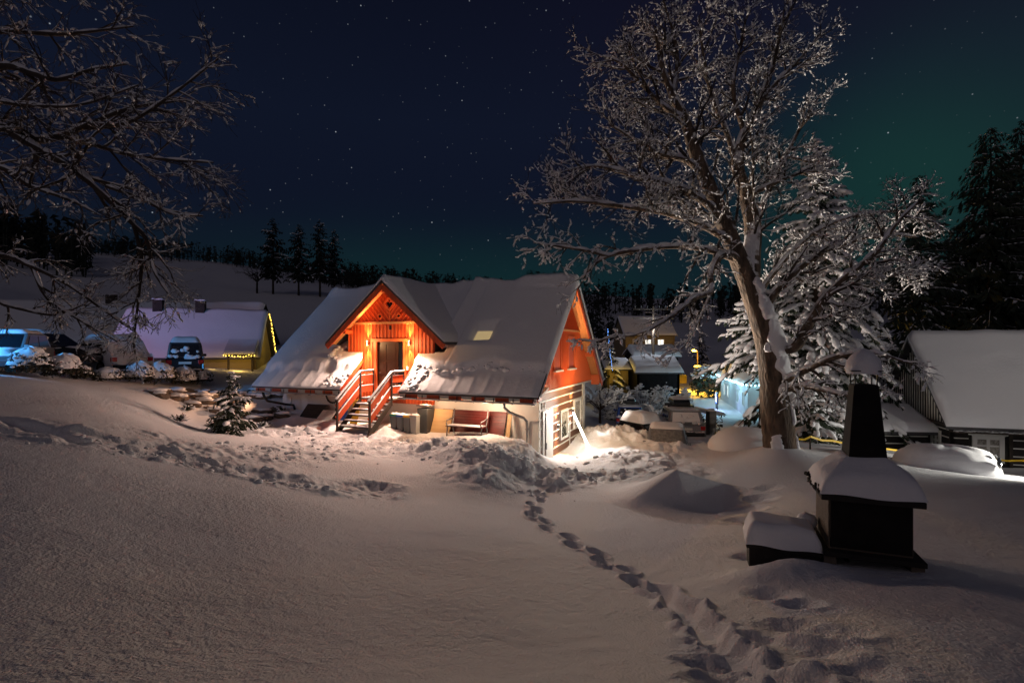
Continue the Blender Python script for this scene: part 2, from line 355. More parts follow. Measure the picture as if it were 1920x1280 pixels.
def detail(x, y):
    r = np.hypot(x, y); near = np.clip((45-r)/25, 0, 1)
    z = fbm(x/3.2, y/3.2, 3, 3)*.05*near+fbm(x/.7, y/.7, 8, 3)*.012*near
    far = np.clip((r-60)/60, 0, 1); z = z+fbm(x/25, y/25, 31, 4)*1.2*far
    g = lambda l: [G(*p)[:2] for p in l]
    lump = fbm(x/.42, y/.42, 11, 4, .6); lump2 = np.maximum(fbm(x/.28, y/.28, 19, 3, .6), -.2)
    # trampled path along the slope, with sledge ruts
    d, a = seg_dist(x, y, g([(-160,805),(0,800),(100,812),(200,832),(300,852),(430,880),(560,905),(680,918)]))
    m = np.exp(-(d/.75)**4); z = z+m*(lump*.14-.10)
    z = z+.10*np.exp(-((d-.95)/.22)**2)*(.4+lump)
    for off in ([(-100,778),(0,785),(80,800),(150,822)], [(-60,792),(0,800),(60,815)], [(150,806),(230,826),(300,838)]):
        d, a = seg_dist(x, y, g(off)); z = z-.13*np.exp(-(d/.13)**2)
    # chewed-up yard before the house
    d, a = seg_dist(x, y, g([(380,845),(520,850),(640,835),(760,835)]))
    m = np.exp(-(d/1.6)**4); z = z+m*(lump*.13+lump2*.05)
    d, a = seg_dist(x, y, g([(480,812),(600,812),(700,812),(860,830)]))
    m = np.exp(-(d/1.0)**4); z = z+m*(lump*.10-.05)
    # shovelled heaps
    acc = 0; hz = 0
    for px, py, rad, hh in ((716,806,.75,.24),(560,806,.9,.10),(500,812,.8,.10),(820,840,.8,.24),(870,846,.9,.26),(915,858,1.0,.28),(960,868,.9,.28),(1000,880,.8,.22),(900,890,1.0,.16),(985,850,.9,.28),
                            (1060,892,.5,.14),(1045,905,.4,.16),(1200,852,1.6,.05)):
        c = G(px, py); q = np.exp(-(((x-c.x)**2+(y-c.y)**2)/rad**2)); hz = np.maximum(hz, q*hh); acc = acc+q
    clod = np.abs(fbm(x/.5, y/.5, 77, 3, .5))
    z = z+hz+np.clip(acc, 0, 1)*(lump*.13+clod*.15+lump2*.06)
    # bank crests between the yard and the car park
    for px, d0, rad, hh in ((1120,24.5,1.6,.25),(1165,24,1.5,.25),(1205,22.6,1.2,.2),(1265,20.4,.8,.25),(1330,22,1.5,.08)):
        x0 = (px-CX)/F*d0; q = np.exp(-(((x-x0)**2+(y-d0)**2)/rad**2)); z = z+q*(hh+lump*.22)
    # sharp-crested drift right of the footprints
    c0 = G(1270, 932); pk = Vector((c0.x, c0.y)); ax = Vector((.93, .36)); 
    u = (x-pk.x)*ax.x+(y-pk.y)*ax.y; v = -(x-pk.x)*ax.y+(y-pk.y)*ax.x
    crest = np.clip(1-np.abs(u)/np.where(u < 0, 1.75, 2.2), 0, 1)
    prof = np.where(v > 0, np.exp(-(v/1.1)**2), np.exp(-(np.abs(v)/.36)**1.3)-.22*np.exp(-((v+1.3)/.9)**2))
    z = z+.74*crest**1.1*prof
    # collar of snow round the big tree
    c = at(1458, 17); z = z+.32*np.exp(-(((x-c.x)**2+(y-c.y)**2)/.95**2))
    z = z+.20*np.exp(-(((x-3.5)/.7)**2+((y-6.45)/.40)**2))
    # trodden approach by the gable
    d, a = seg_dist(x, y, g([(1050,905),(1100,898),(1160,888),(1300,884)]))
    z = z+np.exp(-(d/.8)**4)*(lump*.12)
    d, a = seg_dist(x, y, g([(1130,862),(1200,866),(1320,872)]))
    z = z+np.exp(-(d/.4)**2)*(.03+lump*.08)
    # footprints
    rng = np.random.default_rng(5)
    trail = g([(1138,888),(1090,893),(1048,905),(1020,922),(1003,942),(998,962),(1020,985),(1045,1003),(1100,1034),(1180,1078),(1222,1098)])
    prev = None; side = 1
    for a, b in zip(trail[:-1], trail[1:]):
        dx, dy = b[0]-a[0], b[1]-a[1]; l = math.hypot(dx, dy); k = max(1, int(round(l/.52)))
        for i in range(k):
            t = (i+.5)/k; side = -side; nx, ny = -dy/l, dx/l
            cx = a[0]+dx*t+nx*.10*side; cy = a[1]+dy*t+ny*.10*side
            w = rng.uniform(.85, 1.15)
            uu = ((x-cx)*dx+(y-cy)*dy)/l; vv = ((x-cx)*nx+(y-cy)*ny)
            e = (uu/(.235*w))**2+(vv/(.115*w))**2
            z = z-.24*w*np.exp(-e**3*1.2)+.055*np.exp(-((np.sqrt(e)-1.35)/.22)**2)*(.5+lump)
    for tr, dep, wd in (([(1222,1098),(1260,1120),(1310,1160),(1345,1200),(1400,1240),(1480,1275),(1560,1330)], .13, .13),):
        d, a = seg_dist(x, y, g(tr)); wv = wd*(1+.25*np.sin(a*7))
        z = z-dep*np.exp(-(d/wv)**4)+.05*np.exp(-((d-wv*1.5)/.07)**2)*(.5+lump*2)
    for px, py, s in ((1482,1172,.22),(1445,1112,.2),(1425,1070,.17),(1500,1130,.16),(1440,1195,.2),(1520,1215,.22),(1470,1240,.2),(1400,948,.3),(1425,930,.28),(1390,972,.25),(1440,912,.25),(1405,1040,.18),(1330,1195,.14),(1360,1250,.17),(1310,1240,.13),(1350,1275,.15),(1560,1185,.2),(1590,1250,.2)):
        c = G(px, py); e = ((x-c.x)**2+(y-c.y)**2)/s**2; z = z-.08*np.exp(-e)+.025*np.exp(-((np.sqrt(e)-1.6)/.35)**2)*(.6+lump)
    d, a = seg_dist(x, y, g([(1320,1180),(1330,1240),(1360,1290)])); z = z+np.exp(-(d/.28)**2)*(lump2*.05)
    # shallow wind ripples on the open slope
    z = z+fbm(x/.11, y/.17, 41, 2)*.007*np.clip((16-r)/8, 0, 1)
    return z

def build_ground():
    th = np.concatenate([np.linspace(-180, -54, 46)[:-1], np.linspace(-54, 54, 760), np.linspace(54, 180, 46)[1:]])
    th = np.radians(th)
    rr = np.concatenate([np.array([.25, .6, 1.0]), np.exp(np.linspace(math.log(1.4), math.log(48), 760)), np.exp(np.linspace(math.log(48), math.log(2600), 130))[1:]])
    T, RR = np.meshgrid(th, rr); x = RR*np.sin(T); y = RR*np.cos(T)
    xf, yf = x.ravel(), y.ravel()
    z = np.empty_like(xf)
    for i in range(0, len(xf), 60000):
        sl = slice(i, i+60000); z[sl] = H(xf[sl], yf[sl])+detail(xf[sl], yf[sl])
    nT, nR = len(th), len(rr)
    v = np.stack([xf, yf, z], -1)
    i = np.arange(nR-1)[:, None]*nT+np.arange(nT-1)[None, :]
    f = np.stack([i, i+1, i+1+nT, i+nT], -1).reshape(-1, 4)[:, ::-1]
    me = bpy.data.meshes.new('ground'); me.vertices.add(len(v)); me.vertices.foreach_set('co', v.astype(np.float32).ravel())
    me.loops.add(f.size); me.loops.foreach_set('vertex_index', f.astype(np.int32).ravel())
    me.polygons.add(len(f)); me.polygons.foreach_set('loop_start', np.arange(0, f.size, 4, dtype=np.int32))
    me.polygons.foreach_set('use_smooth', np.ones(len(f), bool))
    me.update(); me.validate(); me.materials.append(M['ground'])
    o = bpy.data.objects.new('ground', me); COL.objects.link(o); o['kind'] = 'structure'
build_ground()

# ------------------------------------------------------------------ the orange chalet
# local frame: X to the right along the front eave (0 = right end), Y into the house, Z up from -3.6
HB = -3.6; HYAW = -.393
chalet = empty('chalet', (.92, 17.5, HB), HYAW, 'orange timber chalet with a gabled dormer over its door and thick snow on the roof', 'house')
HM = Matrix.Translation((.92, 17.5, HB)) @ Matrix.Rotation(HYAW, 4, 'Z')
def hw(X, Y, Z): return HM @ Vector((X, Y, Z))
ZE, ML, W2 = 1.845, .89, 5.1          # eave height, pitch, half width
XL = -13.63
def zmain(Y): return ZE+ML*(Y if Y <= W2 else 2*W2-Y)
DX, DHW, DZ, DM = -7.19, 2.98, 6.37, .866     # dormer axis, half width, ridge height, pitch
NL, NR = -8.62, -5.76                          # notch in the lower roof where the stair comes up

def clip_below(poly, fn): return poly
# walls ------------------------------------------------------------
mb = MB()
mb.box(-13.3, -9.42, 1.45, 1.7, -1.0, 2.95); mb.box(-5.0, -.5, 1.45, 1.7, -1.0, 2.95); mb.box(-9.42, -5.0, 1.452, 1.7, -1.0, 1.3)
mb.prism([(-13.3, 1.7, -1), (-13.3, 8.7, -1), (-13.3, 8.7, 2.95), (-13.3, 5.1, 6.1), (-13.3, 1.7, 3.0)], (.25, 0, 0))
mb.build('wall', M['white'], chalet)
mb = MB(); mb.box(-13.05, -.8, 8.5, 8.7, -1, 2.9); mb.box(-3, -2.8, 1.7, 8.5, -1, 1.9)
mb.build('rear_wall', M['dark'], chalet)
# small white door panel at the left end of the front wall
mb = MB(); mb.box(-13.28, -12.75, 1.40, 1.45, -.3, 1.25); mb.build('meter_cupboard', M['frame'], chalet)

# front cladding under the dormer: vertical boards with battens, chevrons in the gable
CL, CR, CY = -9.39, -5.03, 1.40
def zd(X): return DZ-DM*abs(X-DX)-.16
door_x0, door_x1, door_z0, door_z1 = -7.86, -6.50, 1.50, 3.82
mb = MB()
ZB, ZT = 1.22, 4.62
def face(poly): mb.prism([(a, CY, b) for a, b in poly], (0, .05, 0))
face([(CL, ZB), (door_x0, ZB), (door_x0, ZT), (DX-2.05, ZT), (CL, zd(CL))])
face([(door_x1, ZB), (CR, ZB), (CR, zd(CR)), (DX+2.05, ZT), (door_x1, ZT)])
face([(door_x0, ZB), (door_x1, ZB), (door_x1, door_z0), (door_x0, door_z0)])
face([(door_x0, door_z1), (door_x1, door_z1), (door_x1, ZT), (door_x0, ZT)])
face([(DX-2.0, ZT), (DX+2.0, ZT), (DX, DZ-.2)])
mb.build('cladding', M['orange'], chalet)
mb = MB()
x = CL+.02
while x < CR:
    top = min(ZT, zd(x)-.02)
    if door_x0-.05 < x < door_x1+.05:
        if door_z1+.12 < top: mb.box(x-.02, x+.02, CY-.028, CY, door_z1+.14, top)
    else: mb.box(x-.02, x+.02, CY-.028, CY, ZB, top)
    x += .178
mb.build('batten', M['orange2'], chalet)
mb = MB()
for k in range(14):       # chevrons above the rail
    z0 = ZT-1.9+k*.25
    for sg in (-1, 1):
        a = (DX+sg*.02, z0); L = 3.2
        t0 = max(0, (ZT+.05-z0)/.76)
        t1 = 0
        for q in np.linspace(0, L, 200):
            X = DX+sg*q*.65; Z = z0+q*.76
            if Z < zd(X)-.03: t1 = q
            else: break
        if t1 > t0+.08:
            mb.bar((DX+sg*t0*.65, CY-.012, z0+t0*.76), (DX+sg*t1*.65, CY-.012, z0+t1*.76), .028, .034, up=(0, 1, 0))
mb.bar((DX, CY-.014, ZT+.02), (DX, CY-.014, 5.15), .05, .03, up=(0, 1, 0))
mb.build('chevron_batten', M['orange2'], chalet)
mb = MB(); mb.box(DX-2.0, DX+2.0, CY-.07, CY-.002, ZT-.05, ZT+.045); mb.build('gable_rail', M['pale'], chalet)
# diamond openings
def diamond(X, Z, r, w, name):
    mb = MB()
    c = [(X, Z+r), (X+r, Z), (X, Z-r), (X-r, Z)]
    for i in range(4):
        a, b = c[i], c[(i+1) % 4]; mb.bar((a[0], CY-.03, a[1]), (b[0], CY-.03, b[1]), w, .06, up=(0, 1, 0))
    f = mb.build(name, M['orange2'], chalet)
    mb = MB(); mb.prism([(a, CY-.01, b) for a, b in c], (0, .006, 0)); mb.build('pane', M['glass'], f)
diamond(DX-.02, 5.42, .27, .10, 'diamond_vent')
diamond(DX-.50, 4.90, .12, .045, 'diamond_vent'); diamond(DX+.46, 4.90, .12, .045, 'diamond_vent')
# door
mb = MB()
mb.box(door_x0-.12, door_x0, CY-.06, CY+.05, door_z0, door_z1); mb.box(door_x1, door_x1+.12, CY-.06, CY+.05, door_z0, door_z1)
mb.box(door_x0-.26, door_x1+.26, CY-.09, CY+.02, door_z1, door_z1+.13)
mb.build('door_frame', M['orange2'], chalet)
mb = MB(); mb.box(door_x0, -6.86, CY+.06, CY+.11, door_z0, door_z1)
for a, b in ((-7.80, -7.42), (-7.34, -6.94)):
    for c, d in ((1.62, 2.32), (2.42, 2.95), (3.05, 3.70)):
        mb.box(a, b, CY+.045, CY+.06, c, d)
dr = mb.build('door', M['door'], chalet, bevel=.008)
mb = MB(); mb.box(-7.02, -6.97, CY+.02, CY+.045, 2.42, 2.66); mb.bar((-7.0, CY, 2.56), (-7.13, CY, 2.56), .022, .022); mb.bar((-7.0, CY+.02, 2.56), (-7.0, CY-.005, 2.56), .02, .02)
mb.build('handle', M['metal'], dr)
MB().cyl((-7.72, CY+.045, 2.50), (-7.72, CY+.01, 2.50), .03).build('knob', M['metal'], dr)
mb = MB(); mb.box(-6.82, door_x1, CY+.07, CY+.09, door_z0+.1, door_z1-.05); mb.build('sidelight_pane', M['glass'], chalet)
mb = MB(); mb.box(-6.86, -6.82, CY+.03, CY+.11, door_z0, door_z1); mb.box(-6.82, door_x1, CY+.05, CY+.11, door_z0, door_z0+.1); mb.build('sidelight_frame', M['door'], chalet)
# intercom box and camera
mb = MB(); mb.box(-6.33, -6.24, CY-.07, CY-.03, 2.62, 2.78); mb.build('doorbell_box', M['frame'], chalet, bevel=.008)
mb = MB(); mb.box(DX+.02, DX+.10, CY-.10, CY-.03, 4.32, 4.50); mb.build('camera_box', M['blackm'], chalet, bevel=.01)

# dormer roof ------------------------------------------------------
def dorm_end(X):      # Y where the dormer plane meets the main roof
    return (DZ-DM*abs(X-DX)-ZE)/ML
DY0 = .82
mb = MB()
for sg in (-1, 1):
    n = 9; top = []; 
    for i in range(n):
        q = DHW*i/(n-1); X = DX+sg*q; z = DZ-DM*q; top.append((X, z, max(dorm_end(X), DY0+.3)))
    for i in range(n-1):
        (xa, za, ya), (xb, zb, yb) = top[i], top[i+1]; th = .10
        vs = [(xa, DY0, za), (xb, DY0, zb), (xb, yb+.1, zb), (xa, ya+.1, za)]
        vs += [(a, b, c-th) for a, b, c in vs]
        mb.add(vs, [(0, 1, 2, 3), (7, 6, 5, 4), (0, 4, 5, 1), (1, 5, 6, 2), (2, 6, 7, 3), (3, 7, 4, 0)])
mb.build('dormer_roof', M['roof'], chalet)
mb = MB()
for sg in (-1, 1):          # bargeboards and the boarded soffit behind them
    a = (DX, DY0+.03, DZ-.24); b = (DX+sg*(DHW-.04), DY0+.03, DZ-DM*(DHW-.04)-.22)
    mb.bar(a, b, .05, .24, up=(0, 0, 1))
mb.build('bargeboard', M['orange'], chalet)
mb = MB()
for sg in (-1, 1):
    for k in range(4):
        y0 = DY0+.07+k*.135
        mb.prism([(DX, y0, DZ-.112), (DX+sg*(DHW-.06), y0, DZ-DM*(DHW-.06)-.112), (DX+sg*(DHW-.06), y0, DZ-DM*(DHW-.06)-.14), (DX, y0, DZ-.14)], (0, .125, 0))
mb.build('soffit_boards', M['pale'], chalet)
for sg in (-1, 1):
    X = DX+sg*2.05; z = DZ-DM*2.05-.27
    MB().box(X-.09, X+.09, DY0+.10, CY, z-.16, z).build('purlin', M['orange2'], chalet)
MB().box(DX-.09, DX+.09, DY0+.10, CY, DZ-.50, DZ-.30).build('purlin', M['orange2'], chalet)
for X in (CL, CR):      # dark cheeks of the dormer
    mb = MB(); mb.prism([(X, 1.46, 3.0), (X, 1.46, zd(X)+.05), (X, dorm_end(X)-.1, zd(X)+.05)], (.04 if X == CR else -.04, 0, 0)).build('dormer_cheek', M['darker'], chalet)

# main roof --------------------------------------------------------
mb = MB(); TH = .055
def slab(x0, x1, ya, yb):
    za, zb = zmain(ya), zmain(yb)
    vs = [(x0, ya, za), (x1, ya, za), (x1, yb, zb), (x0, yb, zb)]; vs += [(a, b, c-TH) for a, b, c in vs]
    mb.add(vs, [(0, 1, 2, 3), (7, 6, 5, 4), (0, 4, 5, 1), (1, 5, 6, 2), (2, 6, 7, 3), (3, 7, 4, 0)])
slab(XL, NL, 0, 1.43); slab(NR, 0, 0, 1.43)
slab(XL, CL, 1.43, W2); slab(CR, 0, 1.43, W2); slab(CL, CR, 2.2, W2); slab(XL, 0, 2*W2, W2)
mb.build('roof', M['roof'], chalet)
# verge boards on the right gable and boarded soffit
mb = MB()
mb.bar((-.03, -.02, ZE-.12), (-.03, W2, zmain(W2)-.20), .05, .13); mb.bar((-.03, 2*W2, ZE-.2), (-.03, W2, zmain(W2)-.22), .05, .26)
mb.build('verge_board', M['orange'], chalet)
mb = MB()
mb.bar((.012, -.02, ZE-.03), (.012, W2, zmain(W2)-.06), .03, .10); mb.build('verge_flashing', M['blackm'], chalet)
mb = MB()
for k in range(3):
    x0 = -.5+k*.15
    mb.prism([(x0, 2*W2, ZE-.15), (x0, W2, zmain(W2)-.135), (x0, W2, zmain(W2)-.165), (x0, 2*W2, ZE-.18)], (.142, 0, 0))
    mb.prism([(x0, 0.1, ZE-.05), (x0, W2, zmain(W2)-.135), (x0, W2, zmain(W2)-.165), (x0, .1, ZE-.08)], (.142, 0, 0))
mb.build('gable_soffit', M['pale'], chalet)
for Y in (2*W2-.35, 2*W2-1.9):
    MB().box(-.5, -.06, Y-.09, Y+.09, zmain(Y)-.42, zmain(Y)-.2).build('purlin', M['orange2'], chalet)
mb = MB(); mb.box(-.48, -.06, 9.55, 9.62, ZE-.2, ZE+.3)
mb.build('soffit_end', M['orange2'], chalet)
# eave: rafter tails, white soffit, gutter
for (xa, xb) in ((XL+.1, NL), (NR, -.1)):
    mb = MB(); mb.prism([(xa, .05, ZE-.19), (xa, .05, ZE-.07), (xa, 1.44, ZE+.25), (xa, 1.44, ZE+.20)], (xb-xa, 0, 0)); mb.build('soffit_boards', M['stripe'], chalet)
    x = xb-.35 if xa > NL else xa+.4; st = -.95 if xa > NL else .95
    while xa+.2 < x < xb-.2:
        MB().box(x-.26, x+.26, .02, .9, ZE-.21, ZE-.075).build('rafter_tail', M['orange'], chalet); x += st
    mb = MB(); r = .065; n = 9; zz = ZE-.20; yy = -.05
    pr = [(yy+r*math.cos(math.pi+math.pi*i/(n-1)), zz+r*math.sin(math.pi+math.pi*i/(n-1))) for i in range(n)]
    pr += [(a*.0+yy+(a-yy)*.86, zz+(b-zz)*.86) for a, b in pr[::-1]]
    mb.prism([(xa, a, b) for a, b in pr], (xb-xa, 0, 0))
    gut = mb.build('gutter', M['metal'], chalet, smooth=False)
    x = xa+.3
    while x < xb: MB().box(x-.015, x+.015, -.12, .03, zz-.08, zz-.068).box(x-.015, x+.015, .0, .02, zz-.068, zz+.12).build('gutter_bracket', M['blackm'], gut); x += .75
mb = MB()
mb.tube([hp for hp in ((-1.28, -.05, 1.62), (-1.28, -.03, 1.45), (-1.20, .25, 1.25), (-.98, 1.1, .95), (-.95, 1.33, .80), (-.95, 1.36, .55), (-.95, 1.36, -.6))], .05, 10)
for z in (.5, -.1): mb.cyl((-.95, 1.36, z-.03), (-.95, 1.36, z+.03), .062)
mb.build('downpipe', M['metal'], chalet, smooth=True)
mb = MB(); mb.tube([(-12.9, -.05, 1.6), (-12.85, -.03, 1.42), (-12.8, .1, 1.2), (-12.62, .9, .98), (-12.5, 1.30, .90), (-12.48, 1.36, .70), (-12.48, 1.36, -.3)], .055, 10)
mb.build('downpipe', M['blackm'], chalet, smooth=True)

# roof snow --------------------------------------------------------
rs = np.random.default_rng(3)
def msnow(X, Y):
    """snow depth over the main roof (X, Y plan); front slope"""
    n = float(fbm(np.array([X/2.2]), np.array([Y/2.2]), 61, 3)[0]); n2 = float(fbm(np.array([X/.35]), np.array([Y/.35]), 63, 3)[0])
    edge = .92+.10*math.sin(X*1.9)+.16*float(fbm(np.array([X/.8]), np.array([0.]), 65, 3)[0])
    if X < NL: edge = .75+.22*float(fbm(np.array([X/.5]), np.array([0.]), 66, 3)[0])+.1*abs(math.sin(X*3.3))
    full = .28+.09*n
    if X > -4.2:  full += .04
    k = 1/(1+math.exp(-(Y-edge)/.035))
    seam = .018*abs(math.sin(X*math.pi/.62))**8
    thin = .030+.018*n2+seam
    if NR < X < NR+.9: thin += .04*max(0, n2)
    if NL-1.2 < X < NL: thin += .07*max(0, n2+.3)
    t = thin*(1-k)+full*k
    if Y < .06: t *= max(.3, Y/.06)
    q = max(abs(X+3.27)-.34, (abs(Y-2.40)-.26)*1.25, 0)
    t *= 1-.80*math.exp(-(q/.16)**2)
    # edges towards verge, dormer notch and ridge
    t *= min(1, max(.3, .45+(.07-X)/.22)) if X > -.12 else 1
    if Y > W2-.45:
        t += .10*(Y-(W2-.45))/.45*(1+.9*float(fbm(np.array([X/1.1]), np.array([3.]), 69, 3)[0])*2.0) 
        if X > -2.2: t += .16*(X+2.2)/2.2
        if -6.8 < X < -2.2: t -= .07*math.sin((X+6.8)/4.6*math.pi)*(Y-(W2-.45))/.45
    # drift in the valleys beside the dormer
    d = abs(X-DX)-2.2
    if 0 < d < 1.2 and Y > 1.9: t += .16*math.exp(-(d/.5)**2)*min(1, (Y-1.9)/.5)
    return t
def snow_sheet(name, xs, ys, zf, tf, skip=None, parent=chalet, mt=None, flip=False):
    nx, ny = len(xs), len(ys)
    mb = MB(); idx = {}
    T = [[tf(x, y) for x in xs] for y in ys]
    keep = [[not (skip and skip((xs[i]+xs[i+1])/2, (ys[j]+ys[j+1])/2)) for i in range(nx-1)] for j in range(ny-1)]
    vs = []; fs = []
    def vid(i, j, lo):
        k = (i, j, lo)
        if k not in idx:
            idx[k] = len(vs); z = zf(xs[i], ys[j]); vs.append((xs[i], ys[j], z+(.004 if lo else T[j][i])))
        return idx[k]
    for j in range(ny-1):
        for i in range(nx-1):
            if not keep[j][i]: continue
            fs.append((vid(i, j, 0), vid(i+1, j, 0), vid(i+1, j+1, 0), vid(i, j+1, 0)))
            for (di, dj, a, b) in ((-1, 0, (i, j+1), (i, j)), (1, 0, (i+1, j), (i+1, j+1)), (0, -1, (i, j), (i+1, j)), (0, 1, (i+1, j+1), (i, j+1))):
                I, J = i+di, j+dj
                if not (0 <= I < nx-1 and 0 <= J < ny-1 and keep[J][I]):
                    fs.append((vid(*a, 0), vid(*a, 1), vid(*b, 1), vid(*b, 0)))
    mb.add(vs, fs)
    return mb.build(name, mt or M['snow'], parent, smooth=True)
xs = np.linspace(XL-.03, 0.07, 232); ys = np.concatenate([np.linspace(0, 1.43, 34), np.linspace(1.43, W2, 46)[1:]])
def skip_main(X, Y):
    if NL < X < NR and Y < 1.43: return True
    if abs(X-DX) < 2.2 and Y > 1.40 and Y < dorm_end(X)+.0: return True
    if abs(X-DX) < 2.75 and 1.1 < Y < 1.95 and abs(X-DX) > 2.0: return abs(X-DX) < 2.6 and Y > 1.45
    return False
snow_sheet('roof_snow', xs, ys, lambda X, Y: zmain(Y), msnow, skip_main)
snow_sheet('roof_snow', np.linspace(XL, .02, 60), np.linspace(W2, 2*W2, 20), lambda X, Y: zmain(Y), lambda X, Y: .30+(msnow(X, W2)-.30)*max(0, 1-(Y-W2)/.5))
def dsnow(X, Y):
    n = float(fbm(np.array([X/1.4]), np.array([Y/1.4]), 71, 3)[0]); d = abs(X-DX)
    t = .22+.06*n+.05*math.exp(-(d/.5)**2)
    t *= min(1, .25+(Y-DY0+.02)/.22)
    t *= min(1, .15+(DHW-d)/.22)
    return t
for sg in (-1, 1):
    xs2 = DX+sg*np.linspace(0, DHW, 44) if sg > 0 else (DX-np.linspace(0, DHW, 44))[::-1]
    snow_sheet('dormer_roof_snow', xs2, np.linspace(DY0-.02, 5.4, 60), lambda X, Y: DZ-DM*abs(X-DX), dsnow, lambda X, Y: Y > dorm_end(X)+.45)
# snow cornice hanging under the left dormer eave and crumbled lumps on the low roof
mb = MB()
for k in range(15):
    X = DX-DHW+rs.uniform(-.05, .42); Y = rs.uniform(1.0, 1.9); r = rs.uniform(.06, .17)
    mb.blob((X, Y, zmain(Y)+rs.uniform(.05, .5)*(1 if X < DX-DHW+.25 else .5)), (r*1.3, 0, .02), (0, r*1.2, 0), (.02, 0, r), ICO2, .03, rs)
for k in range(70):
    side = rs.random() < .5
    X = rs.uniform(NL-1.1, NL-.02) if side else rs.uniform(NR+.02, NR+.9); Y = rs.uniform(.05, 1.0); r = rs.uniform(.03, .09)
    mb.blob((X, Y, zmain(Y)+.05), (r*1.5, 0, 0), (0, r*1.5, r*.8), (0, 0, r*.7), ICO1, .03, rs)
mb.build('snow_crumbs', M['snow'], chalet, smooth=True, kind='stuff')
# snow rolls along the break of the roof snow
mb = MB(); x = -5.5
while x < -.1:
    e = .92+.10*math.sin(x*1.9)+.16*float(fbm(np.array([x/.8]), np.array([0.]), 65, 3)[0]); r = .03+.08*rs.random()**2
    e += rs.normal(0, .05)
    mb.blob((x, e-.02, zmain(e)+rs.uniform(.05, .16)), (r*rs.uniform(1, 2.6), 0, 0), (0, r, r*.8), (0, -r*.6, r*.9), ICO2, .04, rs); x += rs.uniform(.05, .3)
mb.build('snow_crumbs', M['snow'], chalet, smooth=True, kind='stuff')
# red stepped edges of the notch
mb = MB()
mb.bar((NL+.02, 0, ZE-.06), (NL+.02, 1.40, zmain(1.40)-.06), .05, .16); mb.build('notch_board', M['orange'], chalet)
mb = MB(); mb.bar((NR-.02, 0, ZE-.06), (NR-.02, 1.40, zmain(1.40)-.06), .05, .16)
mb.build('notch_board', M['orange'], chalet)
# lit skylight under the snow-free patch
def slope_pt(X, Y, o=0): return (X, Y-o*.66, zmain(Y)+o*.75)
mb = MB(); a = slope_pt(-3.60, 2.14, .10); b = slope_pt(-2.94, 2.14, .10); c = slope_pt(-2.94, 2.62, .10); d = slope_pt(-3.60, 2.62, .10)
mb.prism([a, b, c, d], Vector((0, .03, -.03))); sk = mb.build('skylight', M['skylit'], chalet)

# gable to the right ----------------------------------------------
GX = -.5
def gz(Y): return zmain(Y)-.17
mb = MB()
mb.prism([(GX, 1.45, 1.87), (GX, 9.55, 1.87), (GX, 9.55, gz(9.55)), (GX, W2, gz(W2)), (GX, 1.45, gz(1.45))], (-.15, 0, 0))
mb.build('gable_cladding', M['orange'], chalet)
mb = MB(); y = 1.55; ZG = 4.33
WIN = ((3.24, 4.15), (5.30, 6.25))
while y < 9.55:
    inwin = any(a-.07 < y < b+.07 for a, b in WIN)
    zt = min(gz(y)-.03, ZG)
    if inwin:
        mb.box(GX, GX+.03, y-.02, y+.02, 1.88, 2.62)
        if zt > 4.02: mb.box(GX, GX+.03, y-.02, y+.02, 4.0, zt)
    else: mb.box(GX, GX+.03, y-.02, y+.02, 1.88, zt)
    y += .17
y = 1.5
for k in range(60):
    y0 = 2.2+k*.17; pts = []
    for q in np.linspace(0, 3, 120):
        Y = y0+q*.6; Z = ZG+.04+q*.8
        if 1.5 < Y < 9.5 and Z < gz(Y)-.03: pts.append((GX+.014, Y, Z))
    if len(pts) > 3: mb.bar(pts[0], pts[-1], .03, .035, up=(1, 0, 0))
mb.build('gable_batten', M['orange2'], chalet)
mb = MB(); y0 = (ZG+.17-ZE)/ML; mb.box(GX, GX+.06, y0+.05, 2*W2-y0-.05, ZG-.05, ZG+.04); mb.build('gable_rail', M['pale'], chalet)
for a, b in WIN:
    mb = MB(); mb.box(GX, GX+.05, a-.07, a, 2.62, 4.0); mb.box(GX, GX+.05, b, b+.07, 2.62, 4.0); mb.box(GX, GX+.05, a-.07, b+.07, 4.0, 4.08)
    w = mb.build('window', M['orange2'], chalet)
    mb = MB(); mb.box(GX-.01, GX+.012, a, b, 2.64, 4.0); mb.build('shutter', M['orange'], w)
    mb = MB(); mb.box(GX, GX+.13, a-.1, b+.1, 2.56, 2.63); mb.build('sill', M['stripe'], w)
# log wall
mb = MB(); mb.box(GX-.2, GX, 1.70, 7.75, -1.4, 1.80); mb.build('log_wall', M['log'], chalet)
mb = MB(); z = 1.50
while z > -1.4:
    mb.box(GX, GX+.02, 1.50, 7.75, z-.028, z+.028); z -= .34
mb.build('chinking', M['stripe'], chalet)
mb = MB(); mb.box(GX-.02, GX+.05, 1.45, 9.5, 1.80, 1.87); mb.build('sill_beam', M['stripe'], chalet)
mb = MB(); mb.box(GX-.22, GX+.06, 7.75, 8.12, -1.4, 1.80); mb.build('corner_post', M['stripe'], chalet)
MB().box(GX-.24, GX-.002, 1.447, 1.70, -1.4, 1.95).build('corner_post', M['stripe'], chalet)
mb = MB(); mb.box(GX-.5, GX-.35, 8.12, 9.5, -1.4, 1.80); pw = mb.build('porch_wall', M['dark'], chalet)
for a in (8.45, 9.0):
    mb = MB(); mb.box(GX-.35, GX-.33, a, a+.26, .55, 1.5); mb.build('pane', M['litW'], pw)
